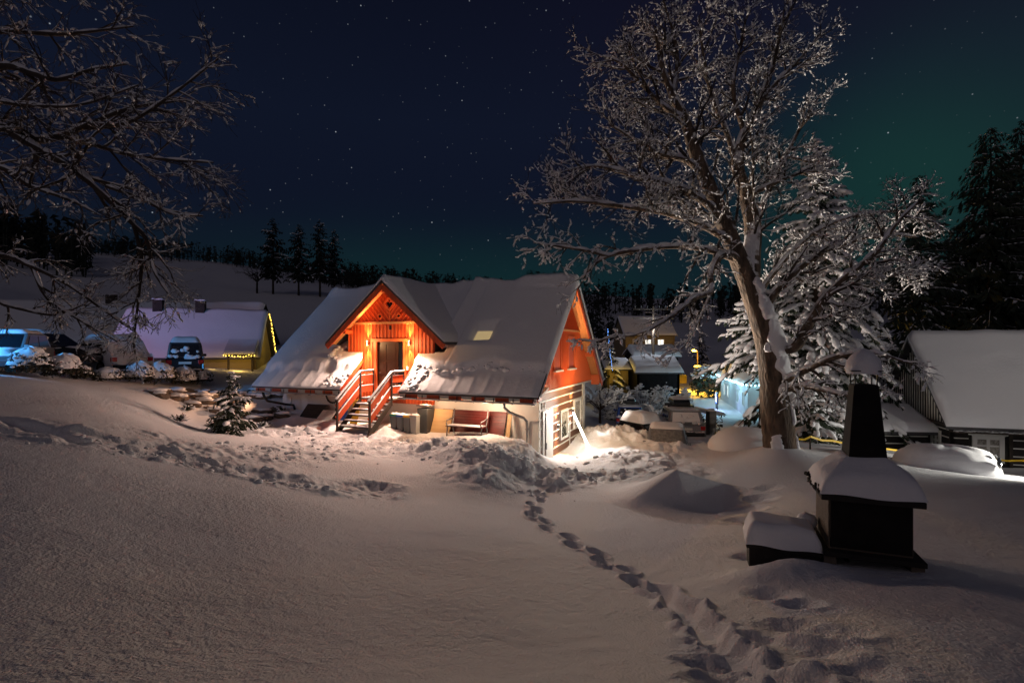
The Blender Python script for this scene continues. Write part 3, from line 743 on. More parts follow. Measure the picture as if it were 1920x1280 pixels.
# ground-floor openings
mb = MB(); mb.box(GX, GX+.07, 1.75, 1.90, -1.3, 1.05); mb.box(GX, GX+.07, 2.10, 2.95, -1.3, 1.05); mb.box(GX, GX+.07, 1.75, 2.95, 1.05, 1.15)
dw = mb.build('side_door', M['frame'], chalet)
mb = MB(); mb.box(GX, GX+.04, 1.90, 2.10, -1.3, 1.05); mb.build('door_leaf', M['door'], dw)
mb = MB(); mb.box(GX+.06, GX+.12, 2.02, 2.06, -.35, -.1); mb.build('handle', M['metal'], dw)
for a, b, c, d in ((4.0, 5.10, -.35, .90), (6.15, 7.35, -.20, 1.15)):
    mb = MB(); t = .10
    mb.box(GX, GX+.09, a, a+t, c, d); mb.box(GX, GX+.09, b-t, b, c, d); mb.box(GX, GX+.09, a+t, b-t, d-t, d); mb.box(GX, GX+.09, a+t, b-t, c, c+t)
    w = mb.build('window', M['frame'], chalet)
    mb = MB(); mb.box(GX+.01, GX+.03, a+t, b-t, c+t, d-t); mb.build('pane', M['curtain'], w)
    if a < 5:
        mb = MB()
        for k in range(40): mb.blob((GX+.06, rs.uniform(a+.25, b-.25), c+.12+rs.random()**1.6*.6), (.02, 0, 0), (0, .05, .02), (0, -.02, .05), ICO1, .02, rs)
        mb.build('window_wreath', M['leaf'], w, kind='stuff')
mb = MB(); mb.box(GX+.02, GX+.05, 5.45, 5.53, -1.4, .3); mb.build('trim_board', M['frame'], chalet)
mb = MB(); mb.box(GX+.02, GX+.05, 7.28, 7.36, -1.4, -.2); mb.build('trim_board', M['frame'], chalet)
# letters on the log wall
def text_part(body, size, depth, mat_, parent, loc, rot):
    cu = bpy.data.curves.new('lettering', 'FONT'); cu.body = body; cu.size = size; cu.extrude = depth
    o = bpy.data.objects.new('lettering', cu); COL.objects.link(o); bpy.context.view_layer.update()
    me = bpy.data.meshes.new_from_object(o.evaluated_get(bpy.context.evaluated_depsgraph_get())); bpy.data.objects.remove(o)
    me.materials.clear(); me.materials.append(mat_)
    t = bpy.data.objects.new('lettering', me); COL.objects.link(t); t.parent = parent; t.location = loc; t.rotation_euler = rot
    return t
text_part('0  E', .30, .012, M['stripe'], chalet, (GX+.025, 1.72, 1.23), (R(90), 0, R(90)))

# lamps on the walls -----------------------------------------------
WARM = (1, .50, .17)
def updown(X, Y, Z, nx, ny, eu, ed, lens=True):
    mb = MB(); c = (X+nx*.09, Y+ny*.09)
    mb.tube([(c[0], c[1], Z-.09), (c[0], c[1], Z+.09)], .045, 12); mb.bar((X, Y, Z), (c[0], c[1], Z), .05, .05)
    s = mb.build('wall_lamp', M['metal'], chalet, smooth=False)
    mb = MB(); mb.cyl((c[0], c[1], Z+.088), (c[0], c[1], Z+.096), .038); mb.cyl((c[0], c[1], Z-.088), (c[0], c[1], Z-.096), .038); mb.build('lens', M['warmlens'], s)
    for dz, e in ((1, eu), (-1, ed)):
        p = Vector((c[0], c[1], Z+dz*.125))
        lamp('wall_lamp_beam', p, WARM, e, .03, 'SPOT', None, 64, .9, s).rotation_euler = (R(180) if dz > 0 else 0, 0, 0)
    return c
for X in (-8.29, -6.16):
    c = updown(X, CY-.03, 3.76, 0, -1, 460, 480)
    lamp('wall_lamp_glow', (X, CY-.30, 3.62), (1, .69, .56), 700, .10, 'SPOT', None, 165, .55, chalet).rotation_euler = (R(-52), 0, 0)
    lamp('wall_lamp_halo', (X, CY-.45, 3.70), (1, .58, .26), 62, .10, parent=chalet)
for Y, Z in ((3.55, .30), (5.80, .72)):
    updown(GX+.02, Y, Z, 1, 0, 700, 260)
lamp('eave_fill', (-2.2, .30, 1.40), (1, .74, .50), 95, .15, parent=chalet)  # two added fills with no fixture, they brighten the white front wall
lamp('eave_fill', (-4.6, .30, 1.40), (1, .66, .38), 50, .15, parent=chalet)
lamp('wall_lamp_halo', (GX+1.0, 4.7, 1.75), (1, .68, .36), 150, .12, parent=chalet)
# bright streak of light at the gable, put in as a glowing tube
A = hw(GX+.10, 5.85, .60); B = P(1106, 843, 20.9)
t = MB(); t.tube([A, A+(B-A)*.5, B], .045, 10); lt = t.build('light_streak', M['streakW'], None, smooth=True)
tag(lt, 'bright white streak of light from the log wall down into the snow, shaped as a glowing tube', 'light streak')
lamp('gable_light', hw(GX+1.3, 4.6, .95), (1, .92, .85), 540, .12, 'SPOT', (-1.0, 9.0, -4.4), 150, .9)
lamp('gable_light', hw(GX+1.3, 6.6, -.25), (1, .95, .85), 6, .25)
lamp('gable_light', hw(GX+.9, 6.3, .75), (1, .86, .72), 9500, .12, 'SPOT', (9.3, 17.3, 4.4), 80, .9)  # added fill spot, lifts the big bare tree
lamp('gable_light', hw(GX+.9, 6.8, .9), (1, .86, .72), 1000, .12, 'SPOT', (9.0, 32, -3.0), 46, .9)  # added fill spot for the cars in the lower park

lamp('spruce_fill', hw(GX+.9, 6.9, .9), (1, .87, .76), 2300, .12, 'SPOT', (15.0, 25.0, 1.6), 62, .9)  # added fill spot aimed at the tall spruce alone
# ------------------------------------------------------------------ staircase
stair = empty('staircase', (.92, 17.5, HB), HYAW, 'snowy wooden outdoor stair with orange side boards up to the chalet door', 'stairs')
SX0, SX1 = -8.0, -6.45; ZP = 1.48; YT, YB = .48, -.89; ZBOT = .42
mb = MB()
for k in range(5): mb.box(SX0+.02, SX1-.02, YT+k*.185+.005, YT+k*.185+.175, ZP-.05, ZP)
mb.build('platform', M['gstone'], stair)
mb = MB(); mb.box(SX0+.03, SX1-.03, YT+.02, 1.38, ZP, ZP+.035); mb.build('snow', M['snow'], stair)
for k in range(5):
    f = (k+1)/6; y = YT+(YB-YT)*f; z = ZP+(ZBOT-.1-ZP)*f
    mb = MB(); mb.box(SX0+.02, SX1-.02, y-.13, y+.13, z-.04, z); tr = mb.build('tread', M['dark'], stair)
    mb = MB(); mb.box(SX0+.05, SX1-.05, y-.12, y+.12, z, z+.03); mb.build('snow', M['snow'], tr, bevel=.012)
for X in (SX0, SX1):
    mb = MB(); mb.bar((X, YT, ZP-.12), (X, YB-.1, ZBOT-.25), .05, .22); mb.build('stringer', M['dark'], stair)
    for y, z0, z1 in ((YT, ZP-.25, ZP+1.08), (1.36, ZP-.1, ZP+1.08), (YB, ZBOT-.5, ZBOT+1.10)):
        mb = MB(); mb.box(X-.035, X+.035, y-.035, y+.035, z0, z1); mb.build('post', M['dark'], stair)
    mb = MB(); mb.bar((X, 1.38, ZP+1.10), (X, YT-.02, ZP+1.10), .10, .05); mb.bar((X, YT, ZP+1.10), (X, YB-.08, ZBOT+1.10), .10, .05)
    hr = mb.build('handrail', M['dark'], stair)
    mb = MB(); mb.bar((X, 1.38, ZP+1.14), (X, YT-.02, ZP+1.14), .10, .04); mb.bar((X, YT, ZP+1.14), (X, YB-.08, ZBOT+1.14), .10, .04); mb.build('snow', M['snow'], hr, bevel=.015)
    for dz in (.80, .36):
        mb = MB(); mb.bar((X-.03, 1.34, ZP+dz), (X-.03, YT, ZP+dz), .03, .26); mb.bar((X-.03, YT, ZP+dz), (X-.03, YB, ZBOT+dz), .03, .26)
        sb = mb.build('side_board', M['orange'], stair)
        mb = MB(); mb.bar((X-.03, 1.34, ZP+dz+.148), (X-.03, YT, ZP+dz+.148), .05, .035); mb.bar((X-.03, YT, ZP+dz+.15), (X-.03, YB, ZBOT+dz+.15), .05, .04); mb.build('snow', M['snow'], sb, bevel=.012)


# ------------------------------------------------------------------ vegetation builders
def smooth_line(pts, n=10):
    p = np.array([tuple(a) for a in pts], float); p = np.vstack([2*p[0]-p[1], p, 2*p[-1]-p[-2]]); out = []
    for i in range(1, len(p)-2):
        for t in np.linspace(0, 1, n, endpoint=False):
            a, b, c, d = p[i-1:i+3]
            out.append(.5*(2*b+(c-a)*t+(2*a-5*b+4*c-d)*t*t+(3*b-a-3*c+d)*t**3))
    out.append(p[-2]); return np.array(out)
class Bare:
    """a leafless tree: traced limbs, then three orders of branches with snow lying on them"""
    def __init__(s, seed): s.r = np.random.default_rng(seed); s.main = MB(); s.br = MB(); s.sn = MB()
    def snow_on(s, pts, rad, cover=.8, k=1.0, add=.016):
        r = s.r; n = len(pts); i = 0
        while i < n-1:
            j = min(n-1, i+int(r.integers(2, 6)))
            seg = pts[i:j+1]; t = seg[-1]-seg[0]; L = np.linalg.norm(t)+1e-9; hz = 1-abs(t[2])/L
            if r.random() < cover*(.25+hz) and hz > .12:
                rr = rad[i:j+1]; m = len(seg); env = np.sin(np.linspace(.35, math.pi-.35, m))
                w = (rr*.75+add*r.uniform(.7, 1.5))*env*k
                s.sn.tube(seg+np.array([0, 0, 1.])*(rr*.75+w*.35)[:, None], w, 5, True)
            i = j
    def flakes(s, pts, n, size):
        r = s.r
        for _ in range(n):
            q = r.integers(0, len(pts)-1); a = pts[q]; t = pts[q+1]-a; t = t/(np.linalg.norm(t)+1e-9)
            L = size*r.uniform(.5, 1.5); w = L*r.uniform(.28, .5)
            x = t*L; y = np.cross(t, [0, 0, 1.]); y = y/(np.linalg.norm(y)+1e-6)*w; z = np.cross(x/L, y/(w+1e-9))*w*.7
            s.sn.blob(a+np.array([0, 0, w*.5]), x, y, z, ICO1)
    def wander(s, p, d, L, n, wob, lift):
        r = s.r; pts = [np.array(p)]; d = np.array(d, float)
        for i in range(n):
            d = d+r.normal(0, wob, 3)+np.array([0, 0, lift]); d /= np.linalg.norm(d); pts.append(pts[-1]+d*L/n)
        return np.array(pts)
    def children(s, pts, rad, n, L, level, P_):
        r = s.r; seg = np.linalg.norm(np.diff(pts, axis=0), axis=1); cum = np.concatenate([[0], np.cumsum(seg)])
        for c in range(n):
            t = P_['t0']+(1-P_['t0'])*((c+r.random())/n); q = t*cum[-1]; i = min(len(pts)-2, int(np.searchsorted(cum, q))-1); i = max(i, 0)
            f = (q-cum[i])/(seg[i]+1e-9); p = pts[i]+(pts[i+1]-pts[i])*f; tg = (pts[i+1]-pts[i])/(seg[i]+1e-9)
            pr = r.normal(0, 1, 3); pr -= tg*pr.dot(tg); pr /= np.linalg.norm(pr)+1e-9
            ang = r.uniform(*P_['ang']); d = tg*math.cos(ang)+pr*math.sin(ang)+np.array([0, 0, P_['up']])
            d /= np.linalg.norm(d); ln = L*r.uniform(.55, 1.25)*(1.15-.5*t)
            r0 = min(rad[i]*.62, P_['rmax'][level])
            k = P_['seg'][level]; w = s.wander(p, d, ln, k, P_['wob'], P_['lift'])
            rr = np.linspace(r0, max(.0035, r0*.25), k+1)
            s.br.tube(w, rr, P_['sides'][level], False)
            if level < 2: s.snow_on(w, rr, P_['cover'], 1, P_['add'])
            if level == 2: s.flakes(w, P_['fl'] if r.random() < P_['flp'] else 0, P_['fs'])
            if level == 1: s.flakes(w, P_['fl1'], P_['fs']*1.2)
            if level < 2: s.children(w, rr, P_['n'][level+1], L*P_['ratio'], level+1, P_)
    def limb(s, pxs, r0, r1, n1, L1, P_, sides=10, cover=.9, snow=True):
        n1 = int(n1*1.3)
        pts = smooth_line([P(a, b, c) for a, b, c in pxs], 7); rad = np.linspace(1, 0, len(pts))**.8*(r0-r1)+r1
        rad = rad*(1+(.012 if sides > 9 else .05)*s.r.normal(0, 1, len(pts)))
        s.main.tube(pts, rad, sides, True)
        if snow: s.snow_on(pts, rad, cover, .95, P_['add']*2.4)
        s.children(pts, rad, n1, L1, 0, P_)
    def build(s, name, label, cat, bark, twig, group=None):
        p = s.main.v[0]; root = empty(name, (0, 0, 0), 0, label, cat, group)
        s.main.build('trunk', bark, root, True); s.br.build('branches', twig, root, True)
        if s.sn.v: s.sn.build('branch_snow', M['snow'], root, True)
        return root

def conifer(name, base, height, rad, nb, seed, label, cat='tree', group=None, snow=1.0, droop=.55, needle=None, start=.08, tufts=7, tuft=.34, pad=1.0, power=.85, trunk=.02, lean=0, thin=1.0):
    r = np.random.default_rng(seed); root = empty(name, base, 0, label, cat, group)
    tr = MB(); fo = MB(); sn = MB()
    tr.tube([(0, 0, -.3), (lean*.5, 0, height*.5), (lean, 0, height)], [height*trunk, height*trunk*.6, .01], 7)
    for i in range(nb):
        zf = start+(1-start)*((i+r.random())/nb); az = i*2.39996+r.uniform(-1.1, 1.1)
        L = rad*(1-(zf-start)/(1-start))**power*r.uniform(.5, 1.2)+.03*rad
        z0 = zf*height; dv = np.array([math.cos(az), math.sin(az), 0]); sd = np.array([-dv[1], dv[0], 0])
        dr = droop*(1.15-zf)*r.uniform(.4, 1.6)
        q = np.linspace(0, 1, 7)
        pts = np.array([0, 0, z0])+dv*(L*q)[:, None]+np.array([0, 0, 1.])*(L*(.30*q-(.30+dr)*q*q+.12*q**4))[:, None]+np.array([lean*zf, 0, 0])
        tr.tube(pts, np.linspace(max(.008, L*.018), .004, 7), 3, False)
        nt = max(3, int(tufts*(.4+.6*L/rad)))
        for j in range(nt):
            f = .12+.88*(j+r.random())/nt; k = min(5, int(f*6)); p = pts[k]+(pts[k+1]-pts[k])*(f*6-k)
            for sg in (-1, 1):
                l = tuft*L**.6*rad**.4*(1.05-.55*f)*r.uniform(.6, 1.2)
                d = sd*sg*.75+dv*.55+np.array([0, 0, -r.uniform(.3, 1.25)]); d /= np.linalg.norm(d)
                e = p+d*l; up = np.array([0, 0, 1.])*l*.14*thin; wd = np.cross(d, [0, 0, 1.]); wd = wd/(np.linalg.norm(wd)+1e-6)*l*.22*thin
                m = p+d*l*.5
                fo.add([p, m+wd, e, m-wd], [(0, 1, 2, 3)])
                h_ = np.array([0, 0, -l*.42]); fo.add([p, m+h_*.5+up, e+h_*.4, m+h_], [(0, 1, 2, 3)])
                if r.random() < .5: fo.add([p+h_*.2, p+d*l*.3+h_*1.2, p+d*l*.6+h_*.3], [(0, 1, 2)])
                if snow and r.random() < .5*snow:
                    a = d*l*.42; b = wd*1.0; c = np.array([0, 0, l*.15])
                    sn.blob(m+c*.8, a*pad, b*pad, c*pad, ICO1, l*.08, r)
        if snow and r.random() < snow:
            for f in np.linspace(.3, .99, max(3, int(2+L*1.6))):
                k = min(5, int(f*6)); p = pts[k]; t = pts[k+1]-pts[k]; t = t/np.linalg.norm(t); l = min(.10+.13*L, .26)*r.uniform(.6, 1.25)*pad
                c = np.cross(sd, t)*-1; c = c if c[2] > 0 else -c
                sn.blob(p+c*l*.25, t*l*1.1, sd*l*.55, c*l*.34, ICO2, l*.10, r)
    tr.build('trunk', M['twigdark'] if not snow else M['twig'], root, True)
    fo.build('crown', needle or M['needle'], root)
    if sn.v: sn.build('crown_snow', M['snow'], root, True, kind='stuff')
    return root

# ------------------------------------------------------------------ the big maple
PM = dict(t0=.12, ang=(.5, 1.15), up=.10, rmax=(.055, .018, .006), seg=(8, 6, 4), wob=.13, lift=.02, sides=(6, 4, 3), cover=.75, add=.010, fl=1, flp=.75, fs=.052, fl1=2, n=(0, 9, 6), ratio=.48)
mp = Bare(11)
mp.limb([(1466,862,17), (1462,830,17), (1456,770,17), (1452,715,17), (1443,650,17), (1430,600,17), (1413,555,17.1), (1398,515,17.1)], .55, .32, 0, 1, PM, 20, 0, False)
mp.limb([(1470,850,16.9), (1482,858,16.6), (1492,866,16.3)], .26, .10, 0, 1, PM, 10, .2, False); mp.limb([(1450,848,16.9), (1436,858,16.6), (1428,866,16.4)], .24, .08, 0, 1, PM, 10, .2, False)
# left leader
mp.limb([(1402,525,17.1), (1378,470,17), (1350,400,16.8), (1325,340,16.6), (1302,280,16.6), (1285,225,16.8), (1262,180,17), (1240,120,17.2), (1228,50,17.4)], .33, .03, 17, 2.2, PM, 12)
# right leader
mp.limb([(1405,530,17.1), (1408,480,17.4), (1412,430,17.8), (1400,370,18), (1383,310,18), (1395,250,18.2), (1425,190,18.4), (1452,110,18.6), (1470,20,18.8)], .34, .03, 18, 2.1, PM, 12)
# forks
mp.limb([(1383,310,18), (1360,240,18.4), (1335,180,18.8), (1320,110,19), (1310,30,19)], .12, .02, 12, 1.8, PM)
mp.limb([(1320,330,16.6), (1285,300,16.2), (1240,290,15.8), (1190,262,15.6), (1140,232,15.6)], .11, .02, 11, 1.8, PM)
mp.limb([(1355,410,16.8), (1310,372,16), (1250,345,15.4), (1190,330,15), (1120,312,14.8), (1060,320,14.6)], .13, .02, 14, 1.7, PM)
mp.limb([(1372,455,17), (1320,425,16.2), (1250,400,15.4), (1170,388,14.8), (1090,378,14.4), (1000,382,14.2)], .12, .018, 15, 1.5, PM)
mp.limb([(1285,225,16.8), (1250,205,16.4), (1205,160,16.2), (1165,120,16.2), (1130,105,16.2)], .09, .02, 10, 1.7, PM)
mp.limb([(1262,180,17), (1270,120,17.4), (1262,60,17.8), (1240,-10,18)], .09, .02, 10, 1.6, PM)
mp.limb([(1412,430,17.8), (1440,360,18.2), (1470,300,18.4), (1500,240,18.4), (1535,180,18.4)], .12, .02, 10, 1.5, PM)
mp.limb([(1425,190,18.4), (1460,150,18.6), (1500,110,18.8), (1540,60,18.8)], .08, .02, 9, 1.5, PM)
mp.limb([(1395,250,18.2), (1375,170,18.2), (1385,100,18.4), (1400,30,18.4)], .09, .02, 10, 1.6, PM)
mp.limb([(1400,370,18), (1450,345,17.4), (1500,325,17), (1550,320,16.6)], .08, .02, 8, 1.1, PM)
PD = dict(PM); PD.update(up=-.12, lift=-.05, fs=.06, n=(0, 5, 3))
# drooping low branches on the left, over the roof end
mp.limb([(1398,520,17.1), (1375,478,16.6), (1345,485,16), (1332,515,15.6), (1333,545,15.4), (1300,560,15), (1262,590,14.6), (1228,612,14.4), (1190,628,14.2)], .13, .02, 11, 1.0, PD)
mp.limb([(1385,490,17), (1330,470,16), (1270,462,15), (1200,468,14.4), (1140,480,14), (1105,505,13.8), (1085,540,13.8)], .10, .016, 13, 1.1, PD)
mp.limb([(1335,545,15.4), (1310,600,15), (1280,650,14.6), (1240,668,14.4)], .05, .012, 8, .7, PD)
mp.limb([(1140,480,14), (1100,470,13.6), (1050,462,13.4), (1000,455,13.2)], .05, .012, 9, .9, PD)
mp.limb([(1190,628,14.2), (1150,632,14), (1115,640,13.9), (1085,636,13.8)], .04, .012, 7, .5, PD)
# right side limbs, in front of the spruce
PR = dict(PM); PR.update(up=.02, lift=-.01)
mp.limb([(1442,655,17), (1490,650,16.4), (1515,610,16), (1545,560,15.8), (1590,515,15.6), (1640,475,15.4), (1680,420,15.4), (1730,370,15.4)], .19, .02, 14, 1.5, PR)
mp.limb([(1425,590,17), (1470,530,16.6), (1530,480,16.4), (1590,455,16.2), (1650,440,16), (1720,445,16)], .13, .02, 13, 1.3, PR)
mp.limb([(1452,725,17), (1500,700,16), (1560,672,15.2), (1620,660,14.6), (1680,672,14.4), (1730,690,14.3)], .11, .016, 12, 1.0, PD)
mp.limb([(1455,735,17), (1510,725,15.8), (1560,735,15), (1610,745,14.4), (1650,755,14)], .10, .016, 10, .9, PD)
mp.limb([(1590,515,15.6), (1650,520,15.2), (1720,505,15)], .06, .014, 8, .9, PR)
mp.limb([(1415,560,17.1), (1460,500,17.6), (1520,440,18), (1600,405,18.2), (1700,395,18.4)], .11, .02, 12, 1.4, PR)
# snow plastered in the forks and on the windward side of the trunk
TL = smooth_line([P(*q) for q in [(1466,862,17), (1462,830,17), (1456,770,17), (1452,715,17), (1443,650,17), (1430,600,17), (1413,555,17.1), (1398,515,17.1)]], 12); TR = (np.linspace(1, 0, len(TL))**.8*.23+.32)
def trunk_patch(py0, py1, a0, a1, th, seed):
    """a sheet of snow stuck to the bark between two heights; angles in degrees, 0 = facing the viewer, + = right"""
    zz = (YH-np.array([py0, py1]))/F*16.6
    def fn(u, v):
        n1 = float(fbm(np.array([v*3+seed]), np.array([seed*1.7]), 5, 3)[0]); n2 = float(fbm(np.array([v*3+seed+9]), np.array([seed*.7]), 6, 3)[0]); n3 = float(fbm(np.array([u*3+seed]), np.array([seed*2.7]), 7, 3)[0])
        vv = v+(.10*n3 if v < .5 else .05*n3); z = zz[1]+(zz[0]-zz[1])*vv; i = int(np.clip(np.searchsorted(TL[:, 2], z), 1, len(TL)-1)); c = TL[i]; r = TR[i]
        wdt = math.sin(math.pi*min(1, .12+v*.88)**.8)**.45
        mid = (a0+a1)/2+12*n1; hw_ = (a1-a0)/2*wdt*(1+.5*n2); an = R(mid+(u*2-1)*hw_)
        env = min(1, min(u, 1-u)*6)**.5*min(1, min(v, 1-v)*6)**.5
        o = r-.05+(.05+th*.55*(1+.5*float(fbm(np.array([u*5+seed]), np.array([v*7]), 8, 3)[0])))*env*(1.0+.5*(1-v))
        return (c[0]+math.sin(an)*o, c[1]-math.cos(an)*o, z)
    mp.sn.grid(fn, 22, 26)
for q in ((545,600,-20,55,.16,1), (588,672,-18,78,.13,2), (655,742,-12,75,.14,3), (712,760,30,80,.14,4), (742,800,28,62,.06,5), (812,846,-55,-12,.05,7), (816,850,44,78,.05,9), (515,550,0,60,.14,10), (640,660,-50,-20,.05,11)): trunk_patch(*q)
maple = mp.build('broadleaf_tree', 'huge bare snow laden broadleaf tree with a gnarled brown trunk right of the chalet', 'tree', M['bark'], M['twig'])

# the tree whose boughs enter from the left; its trunk stands outside the frame
PL = dict(PM); PL.update(up=-.02, lift=-.02, ang=(.35, 1.0), cover=.55, add=.005, fl=1, flp=.22, fs=.034, fl1=1, rmax=(.034, .014, .006), n=(0, 7, 4), ratio=.45)
lt_ = Bare(23)
TX = -330
lt_.limb([(TX-30, 900, 9.5), (TX-20, 700, 9.5), (TX, 450, 9.5), (TX+10, 200, 9.5), (TX+10, -100, 9.5), (TX+30, -500, 9.5)], .40, .20, 0, 1, PL, 14, .3)
for l, r0, n1, L1 in (
    ([(TX, 130, 9.5), (-120,70,9), (0,60,8.6), (120,64,8.2), (250,50,8)], .10, 14, 1.0),
    ([(TX, 190, 9.5), (-120,150,9), (0,125,8.6), (60,138,8.4), (110,150,8.2), (170,132,8), (240,120,7.8)], .11, 14, 1.0),
    ([(TX, 330, 9.5), (-120,270,9), (0,240,8.6), (60,262,8.4), (110,258,8.2), (165,235,8), (240,205,7.8), (330,190,7.6)], .14, 18, 1.3),
    ([(110,258,8.2), (170,270,7.9), (240,290,7.7), (320,300,7.5), (400,305,7.4)], .06, 13, 1.1),
    ([(165,235,8), (240,230,7.7), (320,180,7.5), (410,110,7.4)], .05, 10, .9),
    ([(TX, 380, 9.5), (-100,330,8.8), (0,315,8.3), (60,350,8.1), (130,375,7.9), (190,405,7.8)], .08, 11, 1.0),
    ([(20,250,8.5), (80,285,8.2), (140,320,8), (200,370,7.8), (250,420,7.7), (275,450,7.7), (290,510,7.6), (330,570,7.5)], .10, 14, .9),
    ([(250,420,7.7), (265,480,7.6), (262,540,7.5), (255,600,7.5), (250,650,7.5)], .045, 10, .55),
    ([(200,350,7.8), (260,370,7.6), (320,400,7.5), (380,405,7.4)], .045, 9, .7),
    ([(TX, 520, 9.5), (-100,490,8.5), (0,480,8), (60,500,7.8), (130,535,7.6), (200,585,7.5), (250,620,7.5)], .08, 14, .75),
    ([(60,500,7.8), (90,560,7.7), (150,600,7.6), (220,640,7.5)], .05, 10, .6),
    ([(TX, 600, 9.5), (-60,560,8.5), (20,575,8), (100,590,7.8), (160,570,7.6)], .06, 10, .6),
    ([(-120,150,9), (0,190,8.4), (80,200,8.1), (160,195,7.9), (260,160,7.7)], .06, 11, .9),
    ([(TX, 60, 9.5), (-100,0,9), (0,-20,8.6), (150,-30,8.2)], .08, 12, .9)):
    lt_.limb(l, r0*.62, .010, n1, L1, PL, 7)
ash = lt_.build('broadleaf_tree', 'bare tree reaching snowy boughs in from the left over parked cars', 'tree', M['twig'], M['twig'])

# ------------------------------------------------------------------ conifers
b = at(1530, 25); conifer('spruce_tree', b-Vector((0, 0, .2)), (650-255)/950*25-b.z, 4.3, 250, 7, 'tall snow laden spruce standing behind the big bare tree', snow=1.0, droop=.85, tufts=13, tuft=.17, pad=1.1, power=.75)
b = at(1428, 26); conifer('spruce_tree', b, (650-545)/950*26-b.z, 3.0, 90, 9, 'snowy spruce whose boughs hang left of the big bare trunk over the lane', snow=1.0, droop=.7, tufts=10, tuft=.22, pad=1.2, start=.46, power=.5)
b = at(1525, 21.5); conifer('spruce_tree', b-Vector((0, 0, .3)), 2.5, 1.7, 60, 13, 'low dark spruce at the right foot of the big bare trunk', snow=.5, droop=.6)
b = at(1640, 27); conifer('spruce_tree', b, 6.0, 3.0, 90, 15, 'snowy spruce partly behind the smoker chimney', snow=1.0, droop=.8, pad=1.1, tufts=10, tuft=.2)
b = at(435, 18.4); conifer('young_spruce', b-Vector((0, 0, .1)), 2.35, 1.0, 75, 17, 'young lightly snowed spruce before the stone bank in the yard', snow=.35, droop=.25, tufts=7, tuft=.42, pad=.8, power=.8)
b = at(1143, 48); conifer('spruce_tree', b, 6.3, 2.6, 80, 19, 'dark snowy spruce just past the chalet gable', snow=.5, needle=M['needledark'])
b = at(1316, 95); conifer('spruce_tree', b, 7.5, 2.4, 50, 21, 'small lone spruce on the snow slope above the street lamp', snow=.3, needle=M['needledark'])
for px, top, d, rr, sd, lab in ((512,408,100,3.8,31,'leftmost tall dark conifer of the hilltop row'), (560,420,100,3.6,32,'middle tall dark conifer of the hilltop row'), (600,412,100,3.6,33,'tallest dark conifer at the right of the hilltop row'), (627,430,104,3.0,34,'last dark conifer behind the right of the hilltop row')):
    b = at(px, d); conifer('conifer_tree', b, (650-top)/950*d-b.z, rr, 110, sd, lab, 'tree', 'conifers on the hill', snow=.10, needle=M['needledark'], start=.22, droop=.3, trunk=.015, tufts=6, power=.6)
for px, top, d, rr, sd, lab in ((1725,328,42,4.0,41,'bushy topped dark conifer left of the wood behind the cottage'), (1858,238,44,5.0,42,'tallest dark conifer rising behind the log cottage'), (1800,420,50,4.0,43,'lower dark conifer between the two tallest behind the cottage'), (1915,225,48,4.5,44,'dark conifer at the right edge of the picture'), (1765,520,55,4.5,46,'shortest dark conifer of the wood behind the cottage')):
    b = at(px, d); conifer('larch_tree', b, (650-top)/950*d-b.z, rr, 190, sd, lab, 'tree', 'dark conifers behind the cottage', snow=.35, needle=M['needle'], start=.18, droop=.35, tufts=9, power=.6, pad=.42, trunk=.016, thin=.45, tuft=.40)
# bare tree on the hill
def small_bare(name, px, d, height, seed, label, group=None, spread=1.0, mats=('twigdark', 'twigdark'), snow=False, n1=12):
    t = Bare(seed); b = at(px, d); ppm = F/d; y0 = YH-b.z*ppm; H_ = height*ppm
    Q = dict(PM); Q.update(rmax=(.06*height/8, .03*height/8, .02*height/8), add=.02, cover=.5 if snow else 0, fl=1 if snow else 0, fl1=1 if snow else 0, fs=.10 if snow else .0, n=(0, 5, 3), up=.15)
    t.limb([(px, y0+2, d), (px, y0-H_*.25, d), (px+H_*.02, y0-H_*.45, d)], height*.03, height*.016, 0, 1, Q, 7, 0, False)
    for k in range(7):
        a = -1+2*k/6
        t.limb([(px, y0-H_*.30, d), (px+a*H_*.22*spread, y0-H_*.52, d+random.Random(seed+k).uniform(-1, 1)*height*.2), (px+a*H_*.45*spread, y0-H_*(.85-.28*abs(a)), d+random.Random(seed+k).uniform(-1, 1)*height*.3)], height*.013, .012, n1//2, height*.20, Q, 5, 0, False)
    return t.build(name, label, 'tree', M[mats[0]], M[mats[1]], group)
small_bare('bare_tree', 482, 100, 7.5, 51, 'spreading bare tree on the hill left of the conifer row', spread=1.3)
small_bare('bare_tree', 1125, 34, 3.0, 52, 'bare snowy bush branching beside the chalet gable', spread=1.4, mats=('twig', 'twig'), snow=True)
for px, d, hh, sd in ((1262, 240, 9, 61), (1290, 235, 8, 62), (1325, 240, 9, 63), (1240, 245, 10, 64)):
    pass

